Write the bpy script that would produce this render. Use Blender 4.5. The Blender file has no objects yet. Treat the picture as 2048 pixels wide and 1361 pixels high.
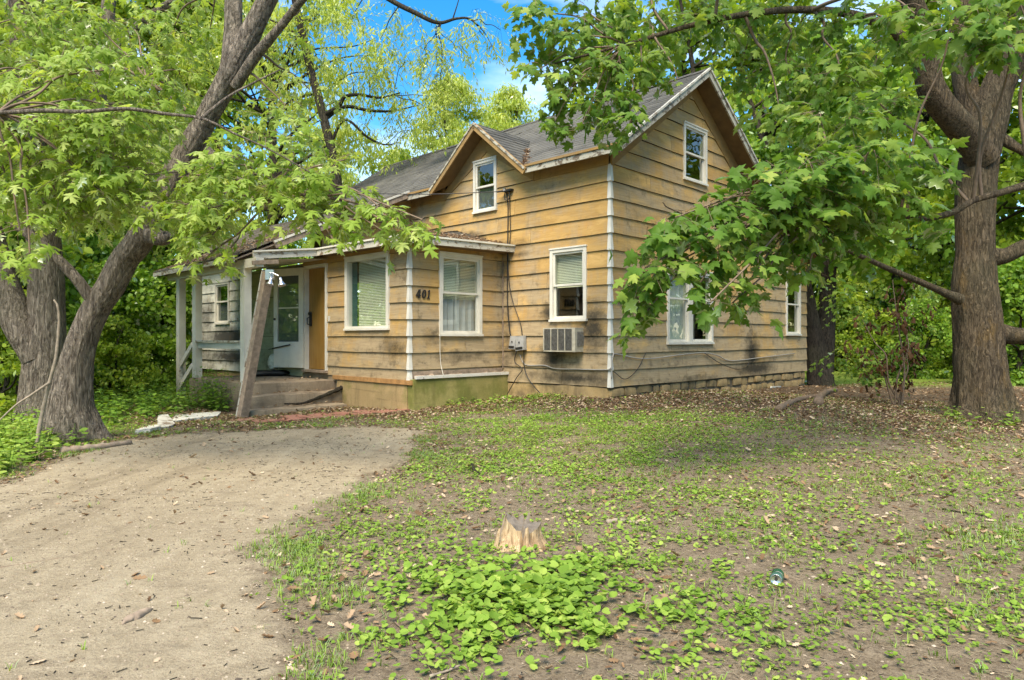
import bpy, math, random
import numpy as np
from mathutils import Vector, Matrix, Euler

random.seed(7)
rng = np.random.default_rng(11)
scene = bpy.context.scene
COL = scene.collection
R = math.radians

# ------------------------------------------------------------------ camera, sky, sun, exposure
CAMZ, FPX, CX, HY = 1.27, 1365.0, 1024.0, 678.0
cam_d = bpy.data.cameras.new('camera')
cam_d.lens, cam_d.sensor_width = 24.0, 36.0
cam_d.shift_y = -(680.5 - HY) / 2048.0
cam_d.clip_start, cam_d.clip_end = 0.05, 2000
cam = bpy.data.objects.new('camera', cam_d); COL.objects.link(cam)
cam.location = (0, 0, CAMZ); cam.rotation_euler = (R(90), 0, 0)
scene.camera = cam

SUN_DIR = Vector((-0.16, -0.66, 1.0)).normalized()
world = bpy.data.worlds.new('World'); scene.world = world; world.use_nodes = True
wn = world.node_tree; wn.nodes.clear()
sky = wn.nodes.new('ShaderNodeTexSky'); sky.sky_type = 'NISHITA'; sky.sun_disc = False
sky.sun_elevation = math.asin(SUN_DIR.z); sky.sun_rotation = math.atan2(SUN_DIR.x, SUN_DIR.y)
sky.ozone_density = 4.0; sky.dust_density = 0.2; sky.air_density = 1.1
tcw = wn.nodes.new('ShaderNodeTexCoord')
mpw = wn.nodes.new('ShaderNodeMapping'); mpw.inputs['Scale'].default_value = (2.2, 2.2, 7.0)
nzw = wn.nodes.new('ShaderNodeTexNoise'); nzw.inputs['Scale'].default_value = 1.6; nzw.inputs['Detail'].default_value = 6
rmw = wn.nodes.new('ShaderNodeMapRange'); rmw.inputs['From Min'].default_value = 0.46; rmw.inputs['From Max'].default_value = 0.8
rmw.inputs['To Max'].default_value = 0.5
mxw = wn.nodes.new('ShaderNodeMix'); mxw.data_type = 'RGBA'; mxw.inputs[7].default_value = (7.5, 8.0, 8.6, 1)
bgw = wn.nodes.new('ShaderNodeBackground'); bgw.inputs['Strength'].default_value = 0.125
outw = wn.nodes.new('ShaderNodeOutputWorld')
L = wn.links.new
L(tcw.outputs['Generated'], mpw.inputs['Vector']); L(mpw.outputs[0], nzw.inputs['Vector']); L(nzw.outputs['Fac'], rmw.inputs['Value'])
L(rmw.outputs[0], mxw.inputs[0]); hsv = wn.nodes.new('ShaderNodeHueSaturation'); hsv.inputs['Saturation'].default_value = 1.42; hsv.inputs['Value'].default_value = 0.88
L(sky.outputs[0], hsv.inputs['Color']); L(hsv.outputs[0], mxw.inputs[6]); L(mxw.outputs[2], bgw.inputs['Color']); L(bgw.outputs[0], outw.inputs['Surface'])

sun_d = bpy.data.lights.new('sun', 'SUN'); sun_d.energy = 2.9; sun_d.angle = R(40); sun_d.color = (1.0, 0.95, 0.86)
sun = bpy.data.objects.new('sun', sun_d); COL.objects.link(sun)
sun.rotation_euler = SUN_DIR.to_track_quat('Z', 'Y').to_euler()

vs = scene.view_settings
vs.view_transform = 'Standard'; vs.look = 'None'; vs.exposure = 1.68; vs.use_white_balance = True; vs.white_balance_temperature = 7700; vs.white_balance_tint = 10.0; vs.gamma = 1.0; vs.use_curve_mapping = False
scene.render.engine = 'CYCLES'
cy = scene.cycles
cy.use_denoising = True
cy.max_bounces = 8; cy.diffuse_bounces = 4; cy.glossy_bounces = 3; cy.transmission_bounces = 5; cy.transparent_max_bounces = 8
cy.sample_clamp_indirect = 6.0
cy.caustics_reflective = False; cy.caustics_refractive = False

# ------------------------------------------------------------------ helpers
def pix(px, py, Y):
    return Vector(((px - CX) / FPX * Y, Y, CAMZ + (HY - py) / FPX * Y))

def gpt(px, py, z=0.0):
    Y = FPX * (CAMZ - z) / (py - HY)
    return ((px - CX) / FPX * Y, Y)

def vnoise(P, seed=0):
    P = np.asarray(P, float)
    i = np.floor(P).astype(np.int64); f = P - i; f = f * f * (3 - 2 * f)
    def h(a, b, c):
        n = (a * 374761393 + b * 668265263 + c * 2147483647 + seed * 144665) & 0xffffffff
        n = ((n ^ (n >> 13)) * 1274126177) & 0xffffffff
        n = (n ^ (n >> 16)) & 0xffffffff
        return n / 4294967295.0
    r = 0
    for a in (0, 1):
        for b in (0, 1):
            for c in (0, 1):
                w = (f[:, 0] if a else 1 - f[:, 0]) * (f[:, 1] if b else 1 - f[:, 1]) * (f[:, 2] if c else 1 - f[:, 2])
                r = r + w * h(i[:, 0] + a, i[:, 1] + b, i[:, 2] + c)
    return r

def fbm(P, octv=4, seed=0):
    P = np.asarray(P, float); s = 0; a = 0.5; t = 0
    for k in range(octv):
        s = s + a * vnoise(P * (2 ** k), seed + k); t += a; a *= 0.5
    return s / t

def fbm2(x, y, sc, octv=3, seed=0):
    x = np.asarray(x, float).ravel(); y = np.asarray(y, float).ravel()
    return fbm(np.stack([x * sc, y * sc, np.full_like(x, 0.37)], 1), octv, seed)

def sstep(a, b, x):
    t = np.clip((np.asarray(x, float) - a) / (b - a), 0, 1)
    return t * t * (3 - 2 * t)

def mesh_from(name, V, F, mat, smooth=False, attrs=None):
    me = bpy.data.meshes.new(name)
    me.from_pydata([tuple(v) for v in V], [], F)
    if attrs:
        for k, a in attrs.items():
            at = me.attributes.new(k, 'FLOAT', 'POINT'); at.data.foreach_set('value', np.asarray(a, np.float32))
    if mat: me.materials.append(mat)
    if smooth: me.polygons.foreach_set('use_smooth', [True] * len(me.polygons))
    me.update()
    return me

def mesh_np(name, V, F, mat, attrs=None, smooth=False):
    """V (n,3) float, F (m,3) int: fast triangle mesh"""
    V = np.ascontiguousarray(V, np.float32); F = np.ascontiguousarray(F, np.int32)
    me = bpy.data.meshes.new(name)
    me.vertices.add(len(V)); me.vertices.foreach_set('co', V.ravel())
    me.loops.add(F.size); me.loops.foreach_set('vertex_index', F.ravel())
    me.polygons.add(len(F)); me.polygons.foreach_set('loop_start', np.arange(0, F.size, F.shape[1], dtype=np.int32))
    if attrs:
        for k, a in attrs.items():
            at = me.attributes.new(k, 'FLOAT', 'POINT'); at.data.foreach_set('value', np.asarray(a, np.float32))
    if mat: me.materials.append(mat)
    me.update(calc_edges=True); me.validate()
    if smooth: me.polygons.foreach_set('use_smooth', [True] * len(me.polygons))
    return me

def link(name, me, parent=None, kind=None):
    o = bpy.data.objects.new(name, me); COL.objects.link(o)
    if parent: o.parent = parent
    if kind: o['kind'] = kind
    return o

def empty(name, loc=(0, 0, 0), rz=0.0, label=None, cat=None, group=None):
    o = bpy.data.objects.new(name, None); COL.objects.link(o); o.empty_display_size = 0.2
    o.location = loc; o.rotation_euler = (0, 0, rz)
    return tag(o, label, cat, group)

def tag(o, label=None, cat=None, group=None, kind=None):
    if label: o['label'] = label
    if cat: o['category'] = cat
    if group: o['group'] = group
    if kind: o['kind'] = kind
    return o

class MB:
    """collects shapes into one mesh"""
    def __init__(s): s.v = []; s.f = []
    def poly(s, pts):
        b = len(s.v); s.v += [tuple(p) for p in pts]; s.f.append(tuple(range(b, b + len(pts)))); return s
    def box(s, lo, hi):
        x0, y0, z0 = lo; x1, y1, z1 = hi; b = len(s.v)
        s.v += [(x0, y0, z0), (x1, y0, z0), (x1, y1, z0), (x0, y1, z0), (x0, y0, z1), (x1, y0, z1), (x1, y1, z1), (x0, y1, z1)]
        s.f += [tuple(b + i for i in q) for q in ((0, 3, 2, 1), (4, 5, 6, 7), (0, 1, 5, 4), (1, 2, 6, 5), (2, 3, 7, 6), (3, 0, 4, 7))]
        return s
    def hexa(s, bot, top):
        b = len(s.v); s.v += [tuple(p) for p in bot] + [tuple(p) for p in top]
        s.f += [tuple(b + i for i in q) for q in ((0, 3, 2, 1), (4, 5, 6, 7), (0, 1, 5, 4), (1, 2, 6, 5), (2, 3, 7, 6), (3, 0, 4, 7))]
        return s
    def bar(s, p, q, w, h, up=(0, 0, 1)):
        p = Vector(p); q = Vector(q); d = (q - p).normalized(); u = Vector(up)
        r = d.cross(u)
        if r.length < 1e-4: r = d.cross(Vector((1, 0, 0)))
        r.normalize(); u = r.cross(d).normalized()
        c = lambda o: [o - r * w / 2 - u * h / 2, o + r * w / 2 - u * h / 2, o + r * w / 2 + u * h / 2, o - r * w / 2 + u * h / 2]
        return s.hexa(c(p), c(q))
    def tube(s, pts, rad, n=6, cap=True):
        pts = [Vector(p) for p in pts]
        if not hasattr(rad, '__len__'): rad = [rad] * len(pts)
        b = len(s.v); m = len(pts); ref = Vector((0.13, 0.27, 0.95))
        for i, p in enumerate(pts):
            d = (pts[min(i + 1, m - 1)] - pts[max(i - 1, 0)])
            if d.length < 1e-6: d = Vector((0, 0, 1))
            d.normalize()
            a = d.cross(ref)
            if a.length < 1e-3: a = d.cross(Vector((1, 0, 0)))
            a.normalize(); c = d.cross(a)
            for k in range(n):
                t = 2 * math.pi * k / n
                s.v.append(tuple(p + (a * math.cos(t) + c * math.sin(t)) * rad[i]))
        for i in range(m - 1):
            for k in range(n):
                k2 = (k + 1) % n
                s.f.append((b + i * n + k, b + i * n + k2, b + (i + 1) * n + k2, b + (i + 1) * n + k))
        if cap:
            s.f.append(tuple(b + k for k in range(n - 1, -1, -1))); s.f.append(tuple(b + (m - 1) * n + k for k in range(n)))
        return s
    def lathe(s, prof, n=20, M=None):
        b = len(s.v)
        for r, z in prof:
            for k in range(n):
                t = 2 * math.pi * k / n; p = Vector((r * math.cos(t), r * math.sin(t), z))
                s.v.append(tuple(M @ p if M else p))
        for i in range(len(prof) - 1):
            for k in range(n):
                k2 = (k + 1) % n; s.f.append((b + i * n + k, b + i * n + k2, b + (i + 1) * n + k2, b + (i + 1) * n + k))
        return s
    def build(s, name, mat, parent=None, kind=None, smooth=False, edge=None, edge_faces=()):
        me = mesh_from(name, s.v, s.f, mat, smooth)
        if edge:
            me.materials.append(edge)
            for i in edge_faces: me.polygons[i].material_index = 1
        return link(name, me, parent, kind)

def catmull(pts, per=6):
    P = [np.array(p, float) for p in pts]; P = [2 * P[0] - P[1]] + P + [2 * P[-1] - P[-2]]
    out = []
    for i in range(1, len(P) - 2):
        for k in range(per):
            t = k / per
            out.append(0.5 * ((2 * P[i]) + (-P[i - 1] + P[i + 1]) * t + (2 * P[i - 1] - 5 * P[i] + 4 * P[i + 1] - P[i + 2]) * t * t + (-P[i - 1] + 3 * P[i] - 3 * P[i + 1] + P[i + 2]) * t ** 3))
    out.append(P[-2])
    return np.array(out)

def limb_np(path4, n=12, seed=0, ridge=0.0, flare=None):
    """path4: (m,4) x,y,z,r smoothed -> V,F quads"""
    path4 = np.asarray(path4); m = len(path4); C = path4[:, :3]; rad = path4[:, 3]
    T = np.gradient(C, axis=0); T /= np.linalg.norm(T, axis=1)[:, None] + 1e-9
    ref = np.array([0.31, 0.9, 0.05]); A = np.cross(T, ref); A /= np.linalg.norm(A, axis=1)[:, None] + 1e-9
    B = np.cross(T, A)
    th = np.linspace(0, 2 * math.pi, n, endpoint=False)
    s = np.concatenate([[0], np.cumsum(np.linalg.norm(np.diff(C, axis=0), axis=1))])
    S, TH = np.meshgrid(s, th, indexing='ij')
    rr = np.repeat(rad[:, None], n, 1)
    if ridge:
        q = np.stack([np.cos(TH).ravel() * 2.2, np.sin(TH).ravel() * 2.2, S.ravel() * 1.3], 1)
        rr = rr * (1 + 0.22 * (fbm(q, 3, seed).reshape(S.shape) - 0.5))
        q = np.stack([np.cos(TH).ravel() * 7, np.sin(TH).ravel() * 7, S.ravel() * 2.2], 1)
        rr = rr * (1 + ridge * (np.abs(vnoise(q, seed + 5).reshape(S.shape) - 0.5) * 2 - 0.5))
        q = np.stack([np.cos(TH).ravel() * 13, np.sin(TH).ravel() * 13, S.ravel() * 3.0], 1)
        rr = rr * (1 + ridge * 0.9 * (np.abs(vnoise(q, seed + 9).reshape(S.shape) - 0.5) * 2 - 0.4))
    if flare:
        f, hgt, k, ph = flare
        rr = rr * (1 + f * np.exp(-S / hgt) * (0.62 + 0.38 * np.cos(k * TH + ph + 1.3 * np.sin(TH))))
    V = C[:, None, :] + (np.cos(TH)[..., None] * A[:, None, :] + np.sin(TH)[..., None] * B[:, None, :]) * rr[..., None]
    idx = np.arange(m * n).reshape(m, n)
    q = np.stack([idx[:-1], np.roll(idx, -1, 1)[:-1], np.roll(idx, -1, 1)[1:], idx[1:]], -1).reshape(-1, 4)
    return V.reshape(-1, 3), q

def join_np(parts):
    Vs, Fs, o = [], [], 0
    for v, f in parts: Vs.append(v); Fs.append(f + o); o += len(v)
    return np.concatenate(Vs), np.concatenate(Fs)

# ------------------------------------------------------------------ materials
class NT:
    def __init__(s, name):
        s.m = bpy.data.materials.new(name); s.m.use_nodes = True; s.t = s.m.node_tree; s.t.nodes.clear()
        s.out = s.t.nodes.new('ShaderNodeOutputMaterial')
    def n(s, ty, ins=None, **kw):
        nd = s.t.nodes.new('ShaderNode' + ty)
        for k, v in kw.items(): setattr(nd, k, v)
        for k, v in (ins or {}).items():
            sk = nd.inputs[k]
            if isinstance(v, bpy.types.NodeSocket): s.t.links.new(v, sk)
            elif isinstance(v, bpy.types.Node): s.t.links.new(v.outputs[0], sk)
            else:
                if sk.type == 'RGBA' and len(v) == 3: v = (*v, 1)
                sk.default_value = v
        return nd
    def math(s, op, a, b=0.0, clamp=False): return s.n('Math', {0: a, 1: b}, operation=op, use_clamp=clamp).outputs[0]
    def mix(s, f, a, b, blend='MIX'):
        return s.n('Mix', {0: f, 6: a, 7: b}, data_type='RGBA', blend_type=blend).outputs[2]
    def noise(s, vec, sc, det=4, rough=0.55, dist=0.0):
        return s.n('TexNoise', {'Vector': vec, 'Scale': sc, 'Detail': det, 'Roughness': rough, 'Distortion': dist}).outputs['Fac']
    def mapping(s, vec, scale=(1, 1, 1), loc=(0, 0, 0), rot=(0, 0, 0)):
        return s.n('Mapping', {'Vector': vec, 'Scale': scale, 'Location': loc, 'Rotation': rot}).outputs[0]
    def obj(s): return s.n('TexCoord').outputs['Object']
    def pos(s): return s.n('NewGeometry').outputs['Position']
    def rr(s, v, a, b, c=0.0, d=1.0): return s.n('MapRange', {0: v, 1: a, 2: b, 3: c, 4: d}).outputs[0]
    def ramp(s, f, stops):
        nd = s.n('ValToRGB', {0: f}); e = nd.color_ramp.elements
        while len(e) < len(stops): e.new(0.5)
        for i, (p, c) in enumerate(stops): e[i].position = p; e[i].color = (*c, 1) if len(c) == 3 else c
        return nd.outputs[0]
    def attr(s, nm): return s.n('Attribute', attribute_name=nm).outputs['Fac']
    def rnd(s): return s.n('ObjectInfo').outputs['Random']
    def bump(s, h, st, dist=0.02): return s.n('Bump', {'Height': h, 'Strength': st, 'Distance': dist}).outputs[0]
    def done(s, col, rough=0.8, normal=None, **kw):
        ins = {'Base Color': col, 'Roughness': rough}
        if normal is not None: ins['Normal'] = normal
        ins.update(kw)
        b = s.n('BsdfPrincipled', ins); s.t.links.new(b.outputs[0], s.out.inputs[0]); return s.m
    def surf(s, sh): s.t.links.new(sh, s.out.inputs[0]); return s.m

def simple(name, col, rough=0.7, var=0.15, sc=12.0, bump=0.1, **kw):
    t = NT(name); o = t.obj(); n = t.noise(o, sc, 5)
    c = t.mix(t.rr(n, 0.3, 0.7), tuple(x * (1 - var) for x in col), tuple(min(1, x * (1 + var)) for x in col))
    return t.done(c, rough, t.bump(n, bump), **kw)

def leaf_mat(name, dark, mid, light, trans=0.42, tcol=(1.25, 1.2, 0.5), gloss=0.06, under=None):
    t = NT(name)
    a = t.attr('rnd'); n = t.noise(t.pos(), 1.3, 2)
    f = t.math('ADD', t.math('MULTIPLY', a, 0.75), t.math('MULTIPLY', n, 0.3))
    c = t.ramp(f, [(0.1, dark), (0.5, mid), (0.95, light)])
    bf = t.n('NewGeometry').outputs['Backfacing']
    c2 = t.mix(t.math('MULTIPLY', bf, 0.5), c, under or tuple(min(1, x * 1.5 + 0.02) for x in mid))
    d = t.n('BsdfDiffuse', {'Color': c2})
    tc = t.mix(1.0, c, tcol, 'MULTIPLY')
    tr = t.n('BsdfTranslucent', {'Color': tc})
    g = t.n('BsdfGlossy', {'Color': (1, 1, 1), 'Roughness': 0.42})
    m1 = t.n('MixShader', {0: trans, 1: d.outputs[0], 2: tr.outputs[0]})
    fr = t.n('LayerWeight', {'Blend': 0.25}).outputs['Fresnel']
    m2 = t.n('MixShader', {0: t.math('MULTIPLY', fr, gloss * 4, True), 1: m1.outputs[0], 2: g.outputs[0]})
    return t.surf(m2.outputs[0])

def siding_mat(name, tan1, tan2, grey, blobs, grey_amt=0.5, mold=(0.018, 0.017, 0.013)):
    t = NT(name); o = t.obj(); r = t.rnd()
    off = t.n('Combine' 'XYZ', {0: t.math('MULTIPLY', r, 37.0), 1: t.math('MULTIPLY', r, 19.0), 2: t.math('MULTIPLY', r, 53.0)}).outputs[0]
    ov = t.n('VectorMath', {0: o, 1: off}, operation='ADD').outputs[0]
    g1 = t.noise(t.mapping(ov, (2.0, 2.0, 42)), 1.0, 6, 0.65, 0.9)       # grain along the board
    g2 = t.noise(t.mapping(ov, (1.1, 1.1, 3.4)), 1.4, 6, 0.62, 0.5)      # broad weather patches
    g3 = t.noise(t.mapping(o, (1.3, 1.3, 0.7)), 1.0, 4, 0.6)
    drip = t.noise(t.mapping(ov, (9, 9, 1.3)), 1.3, 5, 0.65, 0.3)
    c = t.mix(t.rr(g1, 0.32, 0.68), tan1, tan2)
    c = t.mix(t.rr(g2, 0.52, 0.66, 0, 0.55), c, (tan1[0] * 1.22, tan1[1] * 1.02, tan1[2] * 0.75))
    c = t.mix(t.rr(g2, 0.47, 0.34, 0, 0.6), c, tuple(x * 1.22 for x in tan2))
    c = t.mix(t.math('MULTIPLY', t.math('SUBTRACT', r, 0.45, True), 0.75), c, tuple(x * 0.70 for x in tan1))
    gz = t.n('SeparateXYZ', {0: o}).outputs['Z']
    low = t.rr(gz, 0.3, 2.9, 0.20, 0.0)
    r2 = t.math('FRACT', t.math('MULTIPLY', r, 7.31))
    gsum = t.math('ADD', t.math('ADD', t.math('MULTIPLY', g2, 0.55), t.math('MULTIPLY', g3, 0.6)), t.math('ADD', low, t.math('MULTIPLY', r2, 0.12)))
    gf = t.rr(t.math('ADD', gsum, t.math('MULTIPLY', t.math('SUBTRACT', drip, 0.5), 0.22)), 0.575, 0.78, 0.0, grey_amt)
    c = t.mix(gf, c, t.mix(t.rr(g1, 0.35, 0.65), tuple(x * 0.82 for x in grey), tuple(x * 1.15 for x in grey)))
    c = t.mix(t.math('MULTIPLY', t.rr(drip, 0.56, 0.72, 0, 0.5), t.rr(g3, 0.4, 0.6)), c, tuple(x * 0.42 for x in tan1))
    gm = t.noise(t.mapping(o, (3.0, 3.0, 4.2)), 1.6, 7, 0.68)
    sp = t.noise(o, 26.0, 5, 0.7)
    tot = None
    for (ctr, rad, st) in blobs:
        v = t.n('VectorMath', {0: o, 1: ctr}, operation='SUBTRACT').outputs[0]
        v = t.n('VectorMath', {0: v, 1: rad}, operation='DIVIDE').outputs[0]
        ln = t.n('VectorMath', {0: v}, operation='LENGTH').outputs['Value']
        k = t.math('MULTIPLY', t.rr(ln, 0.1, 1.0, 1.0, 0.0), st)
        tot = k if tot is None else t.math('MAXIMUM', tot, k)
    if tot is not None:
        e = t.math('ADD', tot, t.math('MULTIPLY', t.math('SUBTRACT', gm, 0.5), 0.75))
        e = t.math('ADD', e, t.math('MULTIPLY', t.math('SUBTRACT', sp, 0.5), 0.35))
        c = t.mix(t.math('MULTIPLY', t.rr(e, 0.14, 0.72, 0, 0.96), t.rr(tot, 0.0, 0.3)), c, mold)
    c = t.mix(t.math('MULTIPLY', t.rr(gm, 0.52, 0.70, 0, 0.75), t.rr(t.math('ADD', g3, low), 0.46, 0.66)), c, (0.105, 0.08, 0.048))
    sp2 = t.rr(t.noise(t.mapping(ov, (7, 7, 9)), 2.2, 3, 0.8), 0.62, 0.72, 0, 0.45)
    c = t.mix(sp2, c, (0.10, 0.08, 0.05))
    return t.done(c, 0.82, t.bump(t.math('ADD', g1, t.math('MULTIPLY', sp, 0.4)), 0.22, 0.006), **{'Specular IOR Level': 0.25})

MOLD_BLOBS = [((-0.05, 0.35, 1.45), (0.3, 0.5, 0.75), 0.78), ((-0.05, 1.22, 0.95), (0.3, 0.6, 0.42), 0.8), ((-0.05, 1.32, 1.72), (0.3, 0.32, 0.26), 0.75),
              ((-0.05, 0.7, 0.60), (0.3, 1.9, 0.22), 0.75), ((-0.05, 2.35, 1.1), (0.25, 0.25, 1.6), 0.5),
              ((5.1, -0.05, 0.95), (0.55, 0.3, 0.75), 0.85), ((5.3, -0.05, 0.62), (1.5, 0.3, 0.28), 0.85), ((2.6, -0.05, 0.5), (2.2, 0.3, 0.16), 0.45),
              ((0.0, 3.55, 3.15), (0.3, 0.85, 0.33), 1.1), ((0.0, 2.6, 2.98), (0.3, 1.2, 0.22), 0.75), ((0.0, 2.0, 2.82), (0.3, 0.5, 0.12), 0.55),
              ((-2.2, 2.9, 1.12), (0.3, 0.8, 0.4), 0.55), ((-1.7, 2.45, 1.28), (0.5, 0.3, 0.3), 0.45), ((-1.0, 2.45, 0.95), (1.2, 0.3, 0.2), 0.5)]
M = {}
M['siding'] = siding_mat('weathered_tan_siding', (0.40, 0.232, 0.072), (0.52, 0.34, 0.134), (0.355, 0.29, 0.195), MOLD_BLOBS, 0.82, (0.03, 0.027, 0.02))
M['siding_pale'] = siding_mat('weathered_pale_siding', (0.34, 0.36, 0.22), (0.44, 0.44, 0.28), (0.38, 0.39, 0.28), [((-2.2, 7.2, 0.75), (0.4, 1.0, 0.25), 0.5)], 0.4)
M['siding_white'] = siding_mat('peeling_white_siding', (0.60, 0.60, 0.52), (0.72, 0.72, 0.63), (0.46, 0.46, 0.41),
    [((-2.2, 9.5, 1.32), (0.5, 2.4, 0.34), 0.95), ((-2.2, 8.6, 1.9), (0.5, 0.9, 0.7), 0.5), ((-2.2, 10.8, 1.8), (0.5, 1.0, 0.8), 0.6), ((-2.2, 9.3, 0.85), (0.5, 3.0, 0.3), 0.8)], 0.6, (0.035, 0.035, 0.032))
M['frieze'] = siding_mat('tan_plywood', (0.27, 0.16, 0.055), (0.35, 0.215, 0.08), (0.27, 0.21, 0.13), [], 0.5)

def white_paint(name, base=(0.62, 0.60, 0.53), peel=0.62, under=(0.20, 0.145, 0.095)):
    t = NT(name); o = t.obj()
    n = t.noise(t.mapping(o, (1, 1, 1.6)), 6.0, 8, 0.7); g = t.noise(t.mapping(o, (6, 6, 6)), 1.0, 4)
    d = t.noise(o, 2.2, 5, 0.6)
    c = t.mix(t.rr(d, 0.35, 0.75), base, tuple(x * 0.72 for x in base))
    c = t.mix(t.rr(n, peel, peel + 0.05), c, under)
    return t.done(c, 0.62, t.bump(n, 0.2, 0.004))
M['white'] = white_paint('aged_white_paint', (0.68, 0.66, 0.58), 0.66)
M['peel'] = white_paint('peeling_white_paint', (0.56, 0.54, 0.47), 0.53)
M['peel_dull'] = white_paint('dull_peeling_paint', (0.44, 0.42, 0.345), 0.50, (0.13, 0.10, 0.07))
M['trim_white'] = simple('white_corner_metal', (0.58, 0.57, 0.52), 0.45, 0.1, 6)
M['barewood'] = simple('grey_bare_wood', (0.25, 0.19, 0.14), 0.85, 0.35, 14, 0.3)
M['newwood'] = simple('orange_sill_wood', (0.36, 0.19, 0.07), 0.8, 0.3, 9, 0.2)
M['edge'] = simple('shade_dark_board_underside', (0.05, 0.034, 0.02), 0.9, 0.4, 9, 0.1)  # shade under each lap put into the colour, to darken the course lines
M['soffit'] = simple('brown_soffit', (0.155, 0.095, 0.042), 0.85, 0.25, 5, 0.1)
M['dark'] = simple('dark_interior', (0.022, 0.022, 0.02), 0.9, 0.2, 3, 0)
M['interior'] = simple('dim_interior_wall', (0.16, 0.15, 0.13), 0.9, 0.1, 2, 0)
M['black'] = simple('black_rubber', (0.015, 0.015, 0.015), 0.5, 0.2, 8, 0.05)
M['cable_grey'] = simple('grey_cable', (0.30, 0.29, 0.27), 0.5, 0.15, 8, 0.0)
M['grey_metal'] = simple('grey_box_plastic', (0.27, 0.275, 0.27), 0.55, 0.15, 10, 0.05)
M['chrome'] = simple('dull_chrome', (0.62, 0.62, 0.62), 0.28, 0.1, 30, 0.05, Metallic=0.9)
M['ac_case'] = simple('aged_cream_metal', (0.40, 0.37, 0.29), 0.55, 0.25, 9, 0.1)
M['ac_fin'] = simple('grey_fin_metal', (0.21, 0.205, 0.19), 0.5, 0.4, 22, 0.1, Metallic=0.3)
M['blind'] = simple('greenish_blind', (0.66, 0.68, 0.52), 0.6, 0.06, 3, 0.0)
M['teal'] = simple('teal_window_lining', (0.03, 0.085, 0.085), 0.6, 0.15, 4, 0)
M['curtain'] = simple('grey_white_curtain', (0.42, 0.44, 0.45), 0.9, 0.1, 7, 0.1)
M['screen'] = simple('grey_window_screen', (0.075, 0.085, 0.095), 0.9, 0.1, 60, 0)

def glass_mat():
    t = NT('window_glass')
    wob = t.bump(t.noise(t.obj(), 1.6, 2), 0.06, 0.05)
    fa = t.n('LayerWeight', {'Blend': 0.5}).outputs['Facing']
    tr = t.n('BsdfTransparent', {'Color': (0.90, 0.94, 0.91)})
    g = t.n('BsdfGlossy', {'Color': (0.95, 1, 0.97), 'Roughness': 0.015, 'Normal': wob})
    f = t.math('ADD', t.math('MULTIPLY', t.math('POWER', fa, 4.0), 0.8), 0.11, True)
    return t.surf(t.n('MixShader', {0: f, 1: tr.outputs[0], 2: g.outputs[0]}).outputs[0])
M['glass'] = glass_mat()

def wood_door():
    t = NT('varnished_wood_door'); o = t.obj()
    n = t.noise(t.mapping(o, (22, 22, 1.6)), 1.0, 5, 0.6, 0.8); m = t.noise(o, 1.4, 3)
    c = t.mix(t.rr(n, 0.3, 0.7), (0.21, 0.10, 0.016), (0.34, 0.18, 0.04)); c = t.mix(t.rr(m, 0.4, 0.7, 0, 0.45), c, (0.42, 0.25, 0.08))
    return t.done(c, 0.45, t.bump(n, 0.08, 0.003))
M['door'] = wood_door()

def shingle_mat(name, a, b, moss=0.0):
    t = NT(name); o = t.obj(); r = t.attr('rnd'); n = t.noise(o, 120, 3, 0.7); m = t.noise(t.mapping(o, (0.8, 0.8, 0.8)), 1.0, 5, 0.6)
    c = t.mix(r, a, b); c = t.mix(t.rr(n, 0.3, 0.7, 0, 0.5), c, tuple(x * 0.55 for x in a))
    c = t.mix(t.rr(m, 0.45, 0.7, 0, 0.55), c, tuple(x * 1.25 for x in b))
    if moss: c = t.mix(t.rr(t.noise(o, 3.0, 6, 0.7), 0.5, 0.64, 0, moss), c, (0.045, 0.04, 0.028))
    return t.done(c, 0.88, t.bump(n, 0.35, 0.004))
M['shingle'] = shingle_mat('grey_asphalt_shingle', (0.075, 0.075, 0.07), (0.135, 0.132, 0.118), 0.25)
M['shingle_old'] = shingle_mat('worn_asphalt_shingle', (0.075, 0.07, 0.06), (0.13, 0.12, 0.10), 0.75)

def concrete_mat(name, a, b, stain, moss=None, mossw=0.5):
    t = NT(name); o = t.obj(); n = t.noise(o, 3.0, 7, 0.62); f = t.noise(o, 40, 4, 0.7); m = t.noise(o, 1.3, 5, 0.6, 0.3)
    c = t.mix(t.rr(n, 0.3, 0.7), a, b); c = t.mix(t.rr(m, 0.48, 0.68, 0, 0.8), c, stain)
    if moss:
        k = t.noise(t.mapping(o, (1.5, 1.5, 1.2), (3, 1, 7)), 1.2, 6, 0.65)
        c = t.mix(t.rr(k, 0.60 - mossw * 0.3, 0.74 - mossw * 0.3, 0, 0.85), c, moss)
    ln_ = t.noise(t.mapping(o, (0.8, 0.8, 11)), 1.0, 4, 0.6, 0.6); vs_ = t.noise(t.mapping(o, (7, 7, 0.9)), 1.0, 5, 0.65)
    c = t.mix(t.rr(ln_, 0.57, 0.68, 0, 0.45), c, tuple(x * 0.5 for x in a)); c = t.mix(t.rr(vs_, 0.52, 0.70, 0, 0.5), c, tuple(x * 0.45 for x in stain))
    c = t.mix(t.rr(f, 0.5, 0.7, 0, 0.4), c, tuple(x * 0.5 for x in a))
    return t.done(c, 0.92, t.bump(t.math('ADD', n, t.math('MULTIPLY', f, 0.4)), 0.5, 0.015))
M['concrete'] = concrete_mat('stained_concrete', (0.235, 0.18, 0.12), (0.33, 0.265, 0.185), (0.135, 0.10, 0.07))
M['base_tan'] = concrete_mat('tan_base', (0.34, 0.235, 0.11), (0.42, 0.30, 0.15), (0.27, 0.205, 0.095), (0.17, 0.165, 0.04), 0.3)
M['base_green'] = concrete_mat('mossy_base', (0.27, 0.235, 0.075), (0.33, 0.285, 0.11), (0.20, 0.185, 0.05), (0.14, 0.15, 0.03), 0.5)
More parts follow.
